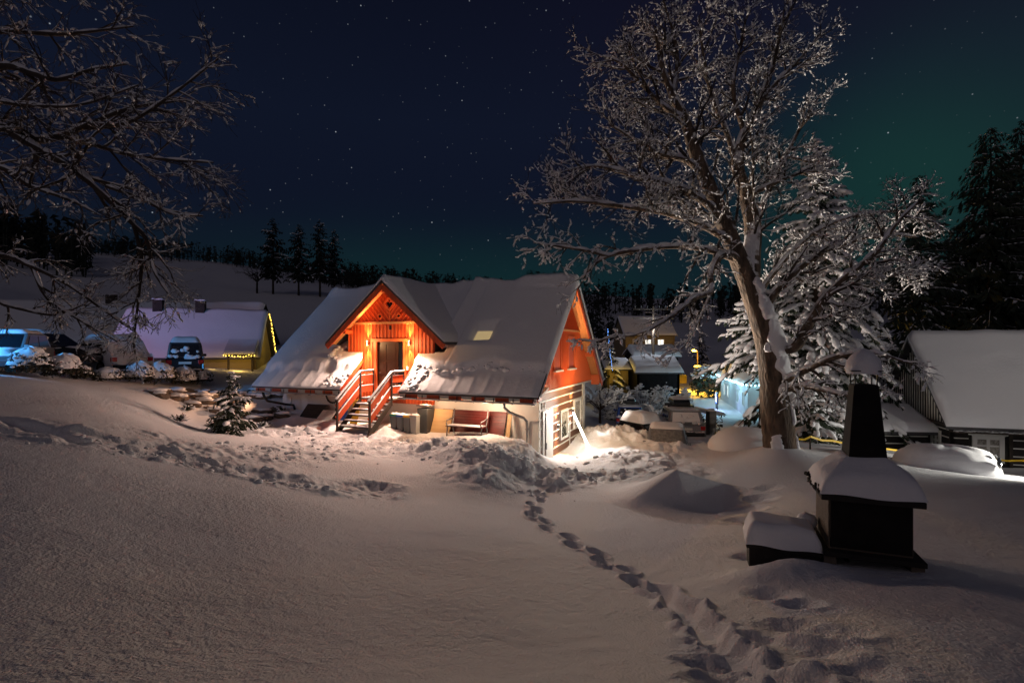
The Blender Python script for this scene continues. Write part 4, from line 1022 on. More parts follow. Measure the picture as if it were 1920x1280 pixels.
# far wood on the ridge: one dark mass
def wood(name, spans, seed):
    r = np.random.default_rng(seed); mb = MB()
    for (x0, x1, d0, d1, h0, h1, n) in spans:
        pxs = r.uniform(x0, x1, n); ds = r.uniform(d0, d1, n); X = (pxs-CX)/F*ds; Z = H(X, ds)+0
        for x, y, z, px in zip(X, ds, Z, pxs):
            f = (px-x0)/(x1-x0); hh = (h0+(h1-h0)*f)*r.uniform(.55, 1.25); w = hh*r.uniform(.14, .30); con = r.random() < .22
            mb.tube([(x, y, z-1), (x, y, z+hh*.9)], [hh*.02, hh*.008], 3, False)
            for k in range(26):
                q = r.random(); env = (1-q)**.8 if con else math.sin(math.pi*min(1, q*.9+.1))**.6
                c = np.array([x, y, z+hh*(.12+.88*q)])+r.normal(0, .42, 3)*w*env*np.array([1, 1, .4])
                v = r.normal(0, 1, (3, 3))*hh*.055; mb.add((c+v).tolist(), [(0, 1, 2)])
    o = mb.build(name, M['needledark']); tag(o, 'dark far wood lining the top of the snowy hills', 'wood', None, 'stuff'); return o
wood('woodland', [(-120, 170, 105, 150, 13, 9, 170), (150, 480, 170, 195, 6, 5.5, 190), (440, 700, 172, 200, 5, 6, 150), (640, 1010, 190, 235, 8, 7, 300), (980, 1400, 225, 300, 12, 12, 230), (1380, 2000, 150, 240, 16, 18, 220), (1090, 1190, 105, 150, 8, 6, 50)], 71)

# snow-capped garden shrubs on the terrace
def dome_snow(mb, c, rx, ry, rz, seed, nu=22, nv=10, low=-.15, noise=.12):
    def fn(u, v):
        a = u*2*math.pi; e = low+(math.pi/2-low)*v; q = 1+noise*float(fbm(np.array([math.cos(a)*1.6+seed*3.1+v]), np.array([math.sin(a)*1.6+v*1.5]), 81, 3)[0])
        return (c[0]+rx*math.cos(a)*math.cos(e)*q, c[1]+ry*math.sin(a)*math.cos(e)*q, c[2]+rz*math.sin(e)*q)
    mb.grid(fn, nu, nv)
words = ('largest round shrub under a thick snow dome beside the far left cars', 'round shrub with dark leaves showing under its snow cap by the second car', 'small scrubby shrub half buried left of the snowed mound', 'low white mound of a shrub before the snow covered estate car',
         'knobbly shrub all clad in snow right of the white mound', 'round snowy shrub in front of the van', 'small snow clad shrub right below the van', 'rightmost knobbly snow shrub before the ochre wall')
for i, (px, d, w, hh, full) in enumerate(((55,17.5,1.15,1.05,.5), (118,18.5,1.1,.95,.4), (155,20,.6,.55,.2), (202,21,1.0,.6,1), (262,22.3,1.15,.95,.8), (302,23,1.2,1.10,.7), (345,24,1.05,.95,.8), (378,25,.9,.8,.8))):
    b = at(px, d); rg = np.random.default_rng(200+i)
    root = empty('snowy_shrub', b, 0, words[i], 'shrub', 'snow capped shrubs along the terrace')
    mb = MB()
    for k in range(900):
        a = rg.uniform(0, 6.283); e = rg.uniform(-.5, .8); q = rg.uniform(.75, 1.1)
        c = np.array([math.cos(a)*math.cos(e)*w*.5*q, math.sin(a)*math.cos(e)*w*.5*q, hh*.42+math.sin(e)*hh*.45*q]); v = rg.normal(0, 1, (3, 3))*.045; mb.add((c+v).tolist(), [(0, 1, 2)])
    mb.build('foliage', M['leaf'], root)
    mb = MB(); dome_snow(mb, (0, 0, hh*(.50-.22*full)), w*(.46+.04*full), w*(.46+.04*full), hh*(.52+.2*full), i, low=.12-.1*full, noise=.25)
    for k in range(int(30+40*full)):
        a = rg.uniform(0, 6.283); e = rg.uniform(-.1, .9); l = rg.uniform(.025, .075)
        mb.blob((math.cos(a)*math.cos(e)*w*.52, math.sin(a)*math.cos(e)*w*.52, hh*.40+math.sin(e)*hh*.55), (l, 0, 0), (0, l, 0), (0, 0, l*.7), ICO1, .03, rg)
    mb.build('snow_cap', M['snow'], root, True)

# stone bank below the terrace
root = empty('stone_bank', at(410, 22), 0, 'dark dry stone bank half covered in snow left of the chalet', 'stone wall')
o0 = root.location.copy(); rg = np.random.default_rng(91); mb = MB(); ms = MB()
for k in range(150):
    px = rg.uniform(288, 530); py = rg.choice([rg.uniform(735, 748), rg.uniform(735, 790)]); 
    if py > 742+ (px-285)*.30: continue
    c = G(px, py, 12)-o0; w = rg.uniform(.16, .42)
    mb.blob(c+Vector((0, 0, .04)), (w, .05, rg.uniform(-.05, .05)), (0, w*.6, 0), (rg.uniform(-.05, .05), 0, w*rg.uniform(.32, .5)), ICO2, .07, rg)
    if rg.random() < .6: ms.blob(c+Vector((rg.uniform(-.1, .1), -.02, .05+w*.36)), (w*.95, 0, 0), (0, w*.62, -.03), (0, 0, w*.22), ICO2, .05, rg)
mb.build('stones', M['stone'], root); ms.build('snow', M['snow'], root, True)
for k, (px, py) in enumerate(((335,790),(350,770),(495,800),(525,772),(400,800))):
    c = G(px, py, 12); rt = empty('evergreen_tuft', c, 0, ('dark snowy tuft at the left foot of the stone bank', 'dark tuft growing in the middle of the stone bank', 'low tuft by the left corner of the chalet wall', 'tuft high in the bank beside the chalet downpipe', 'small tuft between the bank and the young spruce')[k], 'plant', 'tufts on the stone bank')
    mb = MB(); sn = MB()
    for q in range(120):
        a = rg.uniform(0, 6.283); l = rg.uniform(.1, .38); e = rg.uniform(.1, 1.2); d = np.array([math.cos(a)*math.cos(e), math.sin(a)*math.cos(e), math.sin(e)*.7])*l; w = np.array([-math.sin(a), math.cos(a), 0])*.025
        mb.add([(0, 0, 0), tuple(d+w), tuple(d*1.3), tuple(d-w)], [(0, 1, 2, 3)])
        if q % 5 == 0: sn.blob(d+np.array([0, 0, .02]), (.06, 0, 0), (0, .06, 0), (0, 0, .035), ICO1, .02, rg)
    mb.build('leaves', M['needle'], rt); sn.build('snow', M['snow'], rt, True)

# ------------------------------------------------------------------ things along the chalet's front wall
def front(X, Y):
    p = hw(X, Y, 0); p.z = h(p.x, p.y); return p
def wheelie(name, X, Y, w, d, hh, body, lid, label, snow=True, open_lid=False, z=None):
    p = front(X, Y); p.z -= .03
    root = empty(name, p, HYAW, label, 'bin', 'waste bins by the stair')
    mb = MB(); a, b = w/2, d/2; k = .82
    vs = [(-a*k,-b*k,0),(a*k,-b*k,0),(a*k,b*k,0),(-a*k,b*k,0),(-a,-b,hh),(a,-b,hh),(a,b,hh),(-a,b,hh)]
    mb.add(vs, [(0,3,2,1),(4,5,6,7),(0,1,5,4),(1,2,6,5),(2,3,7,6),(3,0,4,7)]); mb.build('body', body, root, bevel=.015)
    mb = MB()
    if open_lid: mb.prism([(-a-.02, b-.02, hh+.02), (a+.02, b-.02, hh+.02), (a+.02, -b-.03, hh+.10), (-a-.02, -b-.03, hh+.10)], (0, 0, .04))
    else: mb.box(-a-.015, a+.015, -b-.015, b+.015, hh+.002, hh+.075)
    l = mb.build('lid', lid, root, bevel=.012)
    if snow:
        mb = MB(); z0 = hh+(.075 if not open_lid else .14)
        def fn(u, v):
            x = (-a+2*a*u)*.88; y = (-b+2*b*v)*.88; e = min(u, 1-u, v, 1-v); return (x, y, z0-.004+.05*min(1, e*6)**.6+.015*math.sin(x*40+y*23)+(0 if not open_lid else -.07*v))
        mb.grid(fn, 8, 8); mb.build('snow_cap', M['snow'], l, True)
wheelie('waste_bin', -6.22, .42, .29, .34, .62, M['bin'], M['green'], 'small grey bin with a green rim, nearest the stair')
wheelie('waste_bin', -5.90, .40, .29, .34, .62, M['bin'], M['blue'], 'small grey bin with a blue rim between the green and the yellow one')
wheelie('waste_bin', -5.57, .40, .29, .34, .62, M['bin'], M['yellow'], 'small grey bin with a yellow rim')
wheelie('waste_bin', -5.24, .36, .30, .34, .66, M['lbin'], M['lbin'], 'pale grey bin with a pale lid in front of the big dark bin')
wheelie('wheelie_bin', -4.98, .70, .46, .55, .98, M['dbin'], M['dbin'], 'tall dark grey bin with a snowy half open lid, rightmost of the bins', True, True)
# garden bench
p = front(-3.05, .55); p.z -= .06
bench = empty('garden_bench', p, HYAW, 'dark red slatted bench with grey cast iron ends under the chalet eave', 'bench')
mb = MB()
for k in range(4): mb.box(-.78, .78, -.30+k*.115, -.21+k*.115, .36, .39)
mb.build('seat', M['redwood'], bench)
mb = MB(); mb.box(-.72, .72, -.29, .10, .392, .43); mb.build('snow', M['snow'], bench, bevel=.02)
mb = MB()
for k in range(5): mb.prism([(-.78, .17+k*.025, .45+k*.10), (.78, .17+k*.025, .45+k*.10), (.78, .195+k*.025, .535+k*.10), (-.78, .195+k*.025, .535+k*.10)], (0, .025, 0))
mb.build('backrest', M['redwood'], bench)
for X in (-.72, .72):
    mb = MB(); mb.tube([(X, -.34, -.2), (X, -.30, .1), (X, -.26, .36), (X, .10, .36), (X, .20, .55), (X, .31, .98)], .028, 7); mb.tube([(X, .16, .36), (X, .24, .1), (X, .32, -.2)], .028, 7)
    mb.tube([(X, -.24, .36), (X, -.35, .50), (X, -.30, .60), (X, -.10, .61), (X, .24, .66)], .025, 7); mb.build('iron_end', M['iron'], bench, True)
# boards leaning on the wall behind the bench
def panel(name, X0, X1, Y, Z1, lean, m, label, cat, planks=4, th=.05):
    p = front((X0+X1)/2, Y); root = None; w = (X1-X0)/2; zt = Z1-(p.z-HB)
    mb = MB()
    for k in range(planks):
        a, b = zt*k/planks-(.25 if k == 0 else -.006), zt*(k+1)/planks
        mb.prism([(-w, lean*a/zt, a), (w, lean*a/zt, a), (w, lean*b/zt, b), (-w, lean*b/zt, b)], (0, th, 0))
    o = mb.build(name, m, None); o.location = p; o.rotation_euler = (0, 0, HYAW); tag(o, label, cat); return o
panel('pine_board', -5.0, -3.95, .72, 1.12, .35, M['wood'], 'pale pine panel leaning on the chalet wall between the bins and the bench', 'board', 2)
panel('table_top', -4.55, -1.75, .98, 1.10, .32, M['redwood'], 'long dark red table top leaning on the wall behind the bench', 'table top', 4)
panel('pine_board', -1.66, -1.50, .95, 1.05, .25, M['wood'], 'narrow upright pine board right of the red table top', 'board', 1)
# left under the eave: sledges and boards
def sled(X, Y, hh, w, m, label, tilt=.25, z=0):
    p = front(X, Y); root = empty('sledge', p+Vector((0, 0, z)), HYAW, label, 'sledge', 'sledges stored under the eave')
    mb = MB()
    def fn(u, v):
        x = (u-.5)*w*(1-.35*max(0, v-.75)/.25-.2*max(0, .15-v)/.15); y = tilt*v+.06*math.cos((u-.5)*math.pi)-.12*max(0, v-.8)/.2; return (x, y, v*hh)
    mb.grid(fn, 9, 14); sh = mb.build('shell', m, root, True); so = sh.modifiers.new('thickness', 'SOLIDIFY'); so.thickness = .02
    MB().bar((-w*.28, tilt*.85, hh*.85), (w*.28, tilt*.85, hh*.85), .03, .03).build('crossbar', M['blackm'], root)
sled(-8.35, .45, 1.0, .40, M['yellow'], 'bright yellow sledge standing left of the stair foot')
sled(-7.75, .95, .85, .36, M['red'], 'red sledge standing under the stair')
sled(-9.25, .85, .95, .34, M['blue'], 'blue sledge standing against the dark boards')
panel('old_board', -11.6, -10.4, .75, 1.0, .5, M['dark'], 'dark wide board leaning under the left eave', 'board', 3)
panel('snowy_board', -10.5, -9.75, .60, .80, .45, M['stripe'], 'snow dusted pale board leaning beside the dark ones', 'board', 3)
panel('dark_board', -9.95, -9.30, .95, .95, .3, M['darker'], 'narrow black board between the pale board and the blue sledge', 'board', 2)
p = front(-10.3, 1.30); mb = MB()
a = np.linspace(0, 2*math.pi, 30); mb.tube(np.stack([.36*np.cos(a), 0*a, 1.0+.36*np.sin(a)], -1), .02, 6, False)
for k in range(60): q = random.Random(k); b = q.uniform(0, 6.28); mb.blob((.36*math.cos(b), 0, 1.0+.36*math.sin(b)), (.05, 0, .02), (0, .03, 0), (-.02, 0, .05), ICO1)
o = mb.build('twig_wreath', M['leaf'], None); o.location = hw(-10.3, 1.40, 0); o.location.z = HB+.45; o.rotation_euler = (0, 0, HYAW); tag(o, 'round twig wreath hanging on the white wall left of the stair', 'wreath')

# ------------------------------------------------------------------ the stone smoker in the foreground
sm = empty('garden_smoker', (4.03, 6.6, -2.95), -.376, 'stone garden smoker with a black tapered chimney and a deep snow cap', 'smoker')
SW, SD, SZ = 1.12, 1.08, 1.04          # roof width, depth, eave height above the base
mb = MB(); mb.box(.10, 1.02, .12, .98, .30, .96); mb.build('body', M['mortar'], sm, bevel=.01)
mb = MB(); mb.box(.12, 1.0, .085, .12, .34, .96); mb.build('front_plate', M['soot'], sm)
mb = MB(); mb.box(.03, 1.13, .0, 1.02, .235, .30); mb.build('shelf', M['darker'], sm, bevel=.01)
for X in (.04, .98):
    MB().box(X, X+.14, .06, .98, -.5, .225).build('pier', M['mortar'], sm)
MB().box(.18, .98, .90, .98, -.5, .225).build('back_wall', M['darker'], sm)
mb = MB(); rg = np.random.default_rng(5)
for k in range(9): mb.tube([(.26+.07*k, .30, -.12+.05*(k % 3)), (.28+.07*k, .85, -.12+.05*(k % 3))], .04, 7)
mb.build('firewood', M['dark'], sm, kind='stuff')
mb = MB(); mb.box(0, SW, 0, SD, .96, 1.04); mb.build('roof_slab', M['darker'], sm, bevel=.01)
mb = MB()
def roofsnow(u, v):
    x = u*SW*1.03-.015*SW; y = v*SD*1.03-.015*SD; ex = min(u, 1-u)*2; ey = min(v, 1-v)*2; e = min(ex, ey)
    k = min(1, (min(u, 1-u)*14))**.5*min(1, min(v, 1-v)*14)**.5
    z = 1.04+.10*k+.36*(min(ex, .62)*.5+min(ey, .62)*.5+ .5*min(e, .62))/.93*k**.3+.012*math.sin(x*7+y*5)
    return (x+.01*math.sin(y*9), y, z)
mb.grid(roofsnow, 34, 34)
edge = MB(); 
mb.build('roof_snow', M['snow'], sm, True)
mb = MB()          # crumbly rim under the snow on the left eave
for k in range(40): mb.blob((rg.uniform(-.03, .03), rg.uniform(0, SD), 1.02+rg.uniform(-.03, .07)), (.02, 0, 0), (0, .04, 0), (0, 0, .03), ICO1, .02, rg)
mb.build('rim_crumbs', M['darker'], sm, True, kind='stuff')
CXs, CYs = .59, .54
def frust(z0, z1, a, b, name, m, parent):
    mb = MB(); vs = [(CXs+i*w, CYs+j*w, z) for z, w in ((z0, a), (z1, b)) for i, j in ((-1,-1),(1,-1),(1,1),(-1,1))]
    mb.add(vs, [(0,3,2,1),(4,5,6,7),(0,1,5,4),(1,2,6,5),(2,3,7,6),(3,0,4,7)]); return mb.build(name, m, parent, bevel=.008)
ch = frust(1.25, 2.44, .235, .140, 'chimney', M['soot'], sm)
frust(1.30, 1.36, .265, .26, 'collar', M['soot'], ch)
for i, j in ((-1,-1),(1,-1),(1,1),(-1,1)):
    MB().cyl((CXs+i*.122, CYs+j*.122, 2.43), (CXs+i*.128, CYs+j*.128, 2.62), .009, None, 6).build('cap_rod', M['blackm'], ch)
mb = MB(); mb.box(CXs-.18, CXs+.18, CYs-.18, CYs+.18, 2.62, 2.635); cp = mb.build('cap_plate', M['blackm'], ch)
mb = MB(); dome_snow(mb, (CXs, CYs, 2.66), .205, .205, .25, 3, 28, 12, low=-.3, noise=.10); mb.build('cap_snow', M['snow'], cp, True)
# snowed-over worktop to the left
wt = empty('garden_worktop', (3.28, 7.0, -2.95), -.376, 'low dark worktop under a thick snow slab left of the smoker', 'worktop')
mb = MB(); mb.box(0, .86, .05, .62, -.5, .17); mb.build('base', M['darker'], wt); mb = MB(); mb.box(-.04, .88, 0, .66, .17, .225); mb.build('top', M['darker'], wt, bevel=.01)
mb = MB()
def wsn(u, v):
    e = min(1, min(u, 1-u)*9)**.5*min(1, min(v, 1-v)*7)**.5; return (-.05+.95*u, -.02+.70*v, .225+.30*e-.07*max(0, u-.62)*2.6*e+.012*math.sin(u*9+v*7))
mb.grid(wsn, 30, 16); mb.build('snow', M['snow'], wt, True)
lumpb = MB(); lumpb.blob((.80, .72, .42), (.13, 0, 0), (0, .12, 0), (0, 0, .12), ICO3, .02, rg); lumpb.build('snow_lump', M['snow'], wt, True)

# ------------------------------------------------------------------ houses around
def house(name, o, yaw, L, Wd, ze, rise, zb, wallm, label, cat='house', gablem=None, inset=.35, ov=.3, snow=.28, roofm=None, group=None):
    """o = front left eave end, local X along the eave, Y into the house, Z relative to o"""
    root = empty(name, (o.x, o.y, zb), yaw, label, cat, group); e = o.z-zb; m = rise/(Wd/2)
    def zr(Y): return e+m*(Y if Y <= Wd/2 else Wd-Y)
    mb = MB(); t = .2
    mb.box(ov, L-ov, inset, inset+t, -1, e+m*inset-.12); mb.build('wall', wallm, root); MB().box(ov, L-ov, Wd-inset-t, Wd-inset, -1, e+m*inset-.12).build('wall', wallm, root)
    for X, s in ((ov, 1), (L-ov, -1)):
        mb = MB(); mb.prism([(X-s*.002, inset, -1), (X-s*.002, Wd-inset, -1), (X-s*.002, Wd-inset, e), (X-s*.002, inset, e)], (s*t, 0, 0)); mb.build('end_wall', wallm, root)
        mb = MB(); mb.prism([(X-s*.03, inset, e+.002), (X-s*.03, Wd-inset, e+.002), (X-s*.03, Wd-inset, zr(Wd-inset)-.14), (X-s*.03, Wd/2, zr(Wd/2)-.14), (X-s*.03, inset, zr(inset)-.14)], (s*t, 0, 0)); mb.build('gable', gablem or wallm, root)
    mb = MB()
    for a, b in ((0, Wd/2), (Wd, Wd/2)):
        vs = [(0, a, zr(a)), (L, a, zr(a)), (L, b, zr(b)), (0, b, zr(b))]; vs += [(x, y, z-.12) for x, y, z in vs]
        mb.add(vs, [(0,1,2,3),(7,6,5,4),(0,4,5,1),(1,5,6,2),(2,6,7,3),(3,7,4,0)])
    mb.build('roof', roofm or M['roof'], root)
    if snow:
        xs = np.linspace(0, L, 50); ys = np.linspace(0, Wd, 33)
        def tf(x, y):
            k = min(1, .25+min(x, L-x)/.25)*min(1, .3+min(y, Wd-y)/.3); return max(.02, snow*k*(1+.35*float(fbm(np.array([x/1.7+o.x]), np.array([y/1.2]), 95, 3)[0])))
        snow_sheet('roof_snow', xs, ys, lambda x, y: zr(y), tf, None, root)
    return root, zr
def window(parent, x0, x1, z0, z1, y, axis='front', framem=None, panem=None, t=.07, mull=True, proud=.06, X=None):
    """a framed window on the front (Y = y plane, looking -Y) or on a side (plane X)"""
    s = 1
    def bx(mb, a, b, c, d, e0, e1):
        if axis == 'front': mb.box(a, b, y-e1, y-e0, c, d)
        elif axis == 'left': mb.box(X-e1, X-e0, a, b, c, d)
        else: mb.box(X+e0, X+e1, a, b, c, d)
    mb = MB(); bx(mb, x0, x0+t, z0, z1, 0, proud); bx(mb, x1-t, x1, z0, z1, 0, proud); bx(mb, x0+t, x1-t, z1-t, z1, 0, proud); bx(mb, x0+t, x1-t, z0, z0+t, 0, proud)
    if mull:
        c = (x0+x1)/2; bx(mb, c-t*.3, c+t*.3, z0+t, z1-t, .01, proud-.01); q = z0+(z1-z0)*.62; bx(mb, x0+t, c-t*.3, q-t*.2, q+t*.2, .01, proud-.015); bx(mb, c+t*.3, x1-t, q-t*.2, q+t*.2, .01, proud-.015)
    w = mb.build('window', framem or M['frame'], parent); mb = MB(); bx(mb, x0+t, x1-t, z0+t, z1-t, .002, .008); mb.build('pane', panem or M['glass'], w); return w

# violet-lit house beyond the terrace
ph, pz = house('village_house', Vector((-24.58, 30.34, -.69)), R(18), 8.6, 7.2, 0, 3.15, -2.6, M['wallO'], 'long house with a violet lit snow roof and yellow fairy lights on its right gable', snow=.22)
for X in (4.1, 1.6):
    mb = MB(); mb.box(X, X+.55, 3.2, 3.75, 4.3, 5.75); c = mb.build('chimney', M['dark'], ph); mb = MB(); mb.box(X-.05, X+.60, 3.15, 3.8, 5.75, 5.85); mb.build('snow', M['snow'], c, bevel=.03)
mb = MB(); mb.prism([(6.7, -.9, 2.0), (8.4, -.9, 2.0), (8.4, .35, 2.75), (6.7, .35, 2.75)], (0, 0, .12)); mb.build('porch_roof', M['roof'], ph)
mb = MB(); mb.prism([(6.65, -.95, 2.121), (8.45, -.95, 2.121), (8.45, .35, 2.90), (6.65, .35, 2.90)], (0, 0, .22)); mb.build('porch_snow', M['snow'], ph, bevel=.06)
for X in (6.9, 8.25): MB().box(X-.06, X+.06, -.75, -.63, -.6, 2.05).build('porch_post', M['dark'], ph)
def fairy(name, pts, n, bulbm, r, label, wirem, group=None):
    pts = smooth_line(pts, 8); root = empty(name, Vector(pts[0]), 0, label, 'fairy lights', group); o = Vector(pts[0])
    MB().tube(pts-np.array(o), .008, 4, False).build('wire', wirem, root)
    seg = np.linalg.norm(np.diff(pts, axis=0), axis=1); cum = np.concatenate([[0], np.cumsum(seg)]); rg = random.Random(n); first = None
    for k in range(n):
        q = cum[-1]*(k+.5)/n; i = max(0, min(len(seg)-1, int(np.searchsorted(cum, q))-1)); p = pts[i]+(pts[i+1]-pts[i])*(q-cum[i])/seg[i]
        p = Vector(p)-o+Vector((rg.uniform(-.03, .03), rg.uniform(-.03, .03), rg.uniform(-.07, .02)))
        if first is None:
            mb = MB(); mb.blob((0, 0, 0), (r, 0, 0), (0, r, 0), (0, 0, r*1.3), ICO1); first = mb.build('bulb', bulbm, root, True); b = first
        else: b = first.copy(); COL.objects.link(b)
        b.location = p
    return root
PHM = Matrix.Translation((-27.05, 29.54, -2.6)) @ Matrix.Rotation(R(18), 4, 'Z')
def pw_(X, Y, Z): return PHM @ Vector((X, Y, Z))
fairy('fairy_lights', [pw_(11.25, 3.6, 5.05), pw_(11.28, 5.0, 3.85), pw_(11.3, 7.1, 1.95)], 26, M['bulbY'], .034, 'yellow fairy lights down the far verge of the violet lit house', M['blackm'])
fairy('fairy_lights', [pw_(9.2, -.98, 2.1), pw_(10.2, -1.0, 2.02), pw_(11.1, -.98, 2.12)], 12, M['bulbY'], .03, 'yellow fairy lights along the little porch roof', M['blackm'])
lamp('fairy_glow', pw_(12.3, 2.6, 3.2), (1, .68, .12), 36, .3); lamp('fairy_glow', pw_(10.1, -1.1, 1.3), (1, .62, .14), 26, .3); lamp('fairy_glow', pw_(8.6, -.8, 1.2), (1, .62, .16), 13, .2)
# house behind it
bh, _ = house('village_house', Vector((-47, 42, .2)), R(6), 24, 8, 0, 3.9, -2.4, M['dark'], 'long low house with a dim snow roof behind the parked cars', snow=.25)
mb = MB(); mb.box(10, 10.7, 3.6, 4.2, 5.4, 7.2); mb.build('chimney', M['dark'], bh)
lamp('violet_lamp', (-27.5, 21, 3.5), (.76, .48, 1), 1700, .3, 'SPOT', (-23, 33.5, 1.2), 60, 1)
lamp('cyan_lamp', (-18.6, 15.2, max(.9, h(-18.6, 15.2)+1.3)), (.07, .42, 1), 1500, .3, 'SPOT', (-18.2, 21.5, -.6), 105, .9)

# log cottage on the right
cz = -5.3; co = Vector((18.0, 21.0, -3.30))
lc, lz = house('log_cottage', co, -.30, 9.5, 7.2, 0, 3.75, cz, M['darker'], 'dark log cottage with white striped walls and a broad snowy roof', gablem=M['darker'], snow=.30, inset=.55, ov=.35)
e = co.z-cz
mb = MB()
for k in range(5):
    z = .45+k*.33
    for a, b in ((.5, 1.0), (2.5, 9.0)): mb.box(a, b, .53, .548, z, z+.045)
    mb.box(.325, .346, .60, 6.6, z, z+.045)
mb.build('chinking', M['stripe'], lc)
window(lc, 1.12, 2.2, .50, 1.62, .545, 'front', M['frame'], M['curtain'], .16)
mb = MB()
for k in range(5): mb.blob((1.17+.25*k, .50, 1.64+.045*(k % 2)), (.10, 0, 0), (0, .03, 0), (0, 0, .05), ICO2)
mb.box(1.0, 2.32, .49, .542, 1.625, 1.69); mb.build('window_crown', M['frame'], lc)
for a in (1.2, 2.8): window(lc, a, a+.85, .45, 1.65, 0, 'left', M['frame'], M['curtain'], .14, X=.345)
mb = MB(); mb.box(2.36, 2.48, .49, .545, -.4, 1.9); mb.build('post', M['dark'], lc)
mb = MB(); y = .7
while y < 6.5:
    mb.box(.285, .315, y, y+.05, e+.05, lz(y)-.25); y += .24
mb.build('gable_batten', M['stripe'], lc)
mb = MB(); mb.box(.20, .315, .5, 6.7, e-.06, e+.06); mb.build('gable_beam', M['dark'], lc)
mb = MB(); rg = np.random.default_rng(8)
for k in range(60): x = .4+k*.15; mb.blob((x, .12, e-.18+rg.uniform(-.02, .03)), (.12, 0, 0), (0, .08, 0), (0, 0, .04), ICO1, .03, rg)
mb.build('eave_snow', M['snow'], lc, True, kind='stuff')
mb = MB(); mb.box(.3, 9.2, .05, .5, e-.26, e-.2); mb.build('eave_board', M['dark'], lc)
bx = MB()
for k in range(90): bx.blob((rg.uniform(.35, 1.2), rg.uniform(.2, .5), .75+rg.uniform(-.2, .25)), (.06, 0, .02), (0, .05, 0), (-.02, 0, .05), ICO1, .04, rg)
fb = bx.build('window_box', mat('dry_leaves', (.20, .085, .025), .8, (.10, .06, .025), 9), lc, kind='stuff')
# small lean-to joined on its left
ln, _ = house('log_shed', Vector((14.7, 22.6, -3.75)), -.10, 4.2, 4.0, 0, .8, -5.3, M['darker'], 'low dark shed with white wall stripes left of the log cottage', 'shed', snow=.25)
mb = MB()
for k in range(4): mb.box(.4, 3.8, .32, .342, .3+k*.33, .345+k*.33)
mb.build('chinking', M['stripe'], ln)

# snow-buried car before the cottage
b0 = at(1772, 17.2)
bc = empty('buried_car', b0, -.35, 'small car wholly buried in snow, its right end glaring white, before the log cottage', 'car')
mb = MB(); rg = np.random.default_rng(44)
def mound(u, v):
    a = u*2*math.pi; e = -.1+(math.pi/2+.1)*v
    sg = lambda t, p: math.copysign(abs(t)**p, t)
    n = 1+.09*float(fbm(np.array([math.cos(a)*1.4+7]), np.array([math.sin(a)*1.4+v*2]), 12, 3)[0])
    x = 1.45*sg(math.cos(a), .8)*math.cos(e)**.65*n; y = .85*sg(math.sin(a), .8)*math.cos(e)**.65*n; z = .92*sg(math.sin(e), .8)*n
    return (x, y, z-.1)
mb.grid(mound, 60, 24); mb.build('snow_cover', M['snow'], bc, True)
mb = MB()
for k in range(16):
    Y = rg.uniform(-.45, .3); Z = rg.uniform(.30, .66); r = rg.uniform(.03, .07)
    mb.blob((1.33-.28*(Z-.2)**2*2, Y, Z), (.02, 0, 0), (0, r, 0), (0, 0, r*rg.uniform(.8, 1.8)), ICO1, .02, rg)
mb.blob((1.18, -.62, .45), (.09, .09, 0), (0, .05, 0), (0, .02, .20), ICO2, .05, rg)
mb.build('window_glimpse', M['glass'], bc, kind='stuff')
b0 = at(1402, 20.2); mb = MB(); dome_snow(mb, (0, 0, -.1), 1.5, 1.3, .85, 5, 44, 16, low=-.1, noise=.05)
o = mb.build('snow_mound', M['snow'], None, True); o.location = b0; tag(o, 'smooth rounded mound of snow left of the foot of the big bare trunk', 'snow mound')

# yellow barrier tape on posts
tp = [(1498,823,18.2),(1520,818,18.2),(1562,826,18.8),(1640,838,20),(1735,846,20),(1840,858,19.2),(1935,863,18.6)]
bt = empty('barrier_tape', P(*tp[0]), 0, 'yellow barrier tape strung on thin posts before the cottage', 'tape'); o0 = P(*tp[0])
mb = MB()
for (a, b) in zip(tp[:-1], tp[1:]): 
    p, q = P(*a)-o0, P(*b)-o0; mid = (p+q)/2-Vector((0, 0, .06)); mb.bar(p, mid, .012, .07); mb.bar(mid, q, .012, .07)
mb.build('tape', M['tape'], bt)
for a in (tp[1], tp[3], tp[5]):
    q = P(*a); g = h(q.x, q.y); MB().cyl((q.x-o0.x, q.y-o0.y+.03, g-o0.z-.2), (q.x-o0.x, q.y-o0.y+.03, q.z-o0.z+.10), .03, None, 7).build('post', M['dark'], bt)
mb = MB(); p0, p1 = P(1165, 790, 31)-o0, P(1192, 796, 29)-o0; 
tp2 = empty('barrier_tape', P(1163, 788, 30.5), 0, 'short yellow tape stretched before the blue car', 'tape'); MB().bar((0, 0, 0), P(1198, 796, 27.5)-P(1163, 788, 30.5), .012, .08).build('tape', M['tape'], tp2)
q = P(1163, 788, 30.5); MB().cyl((0, 0, .08), (0, 0, h(q.x, q.y)-q.z-.2), .03, None, 7).build('post', M['dark'], tp2)

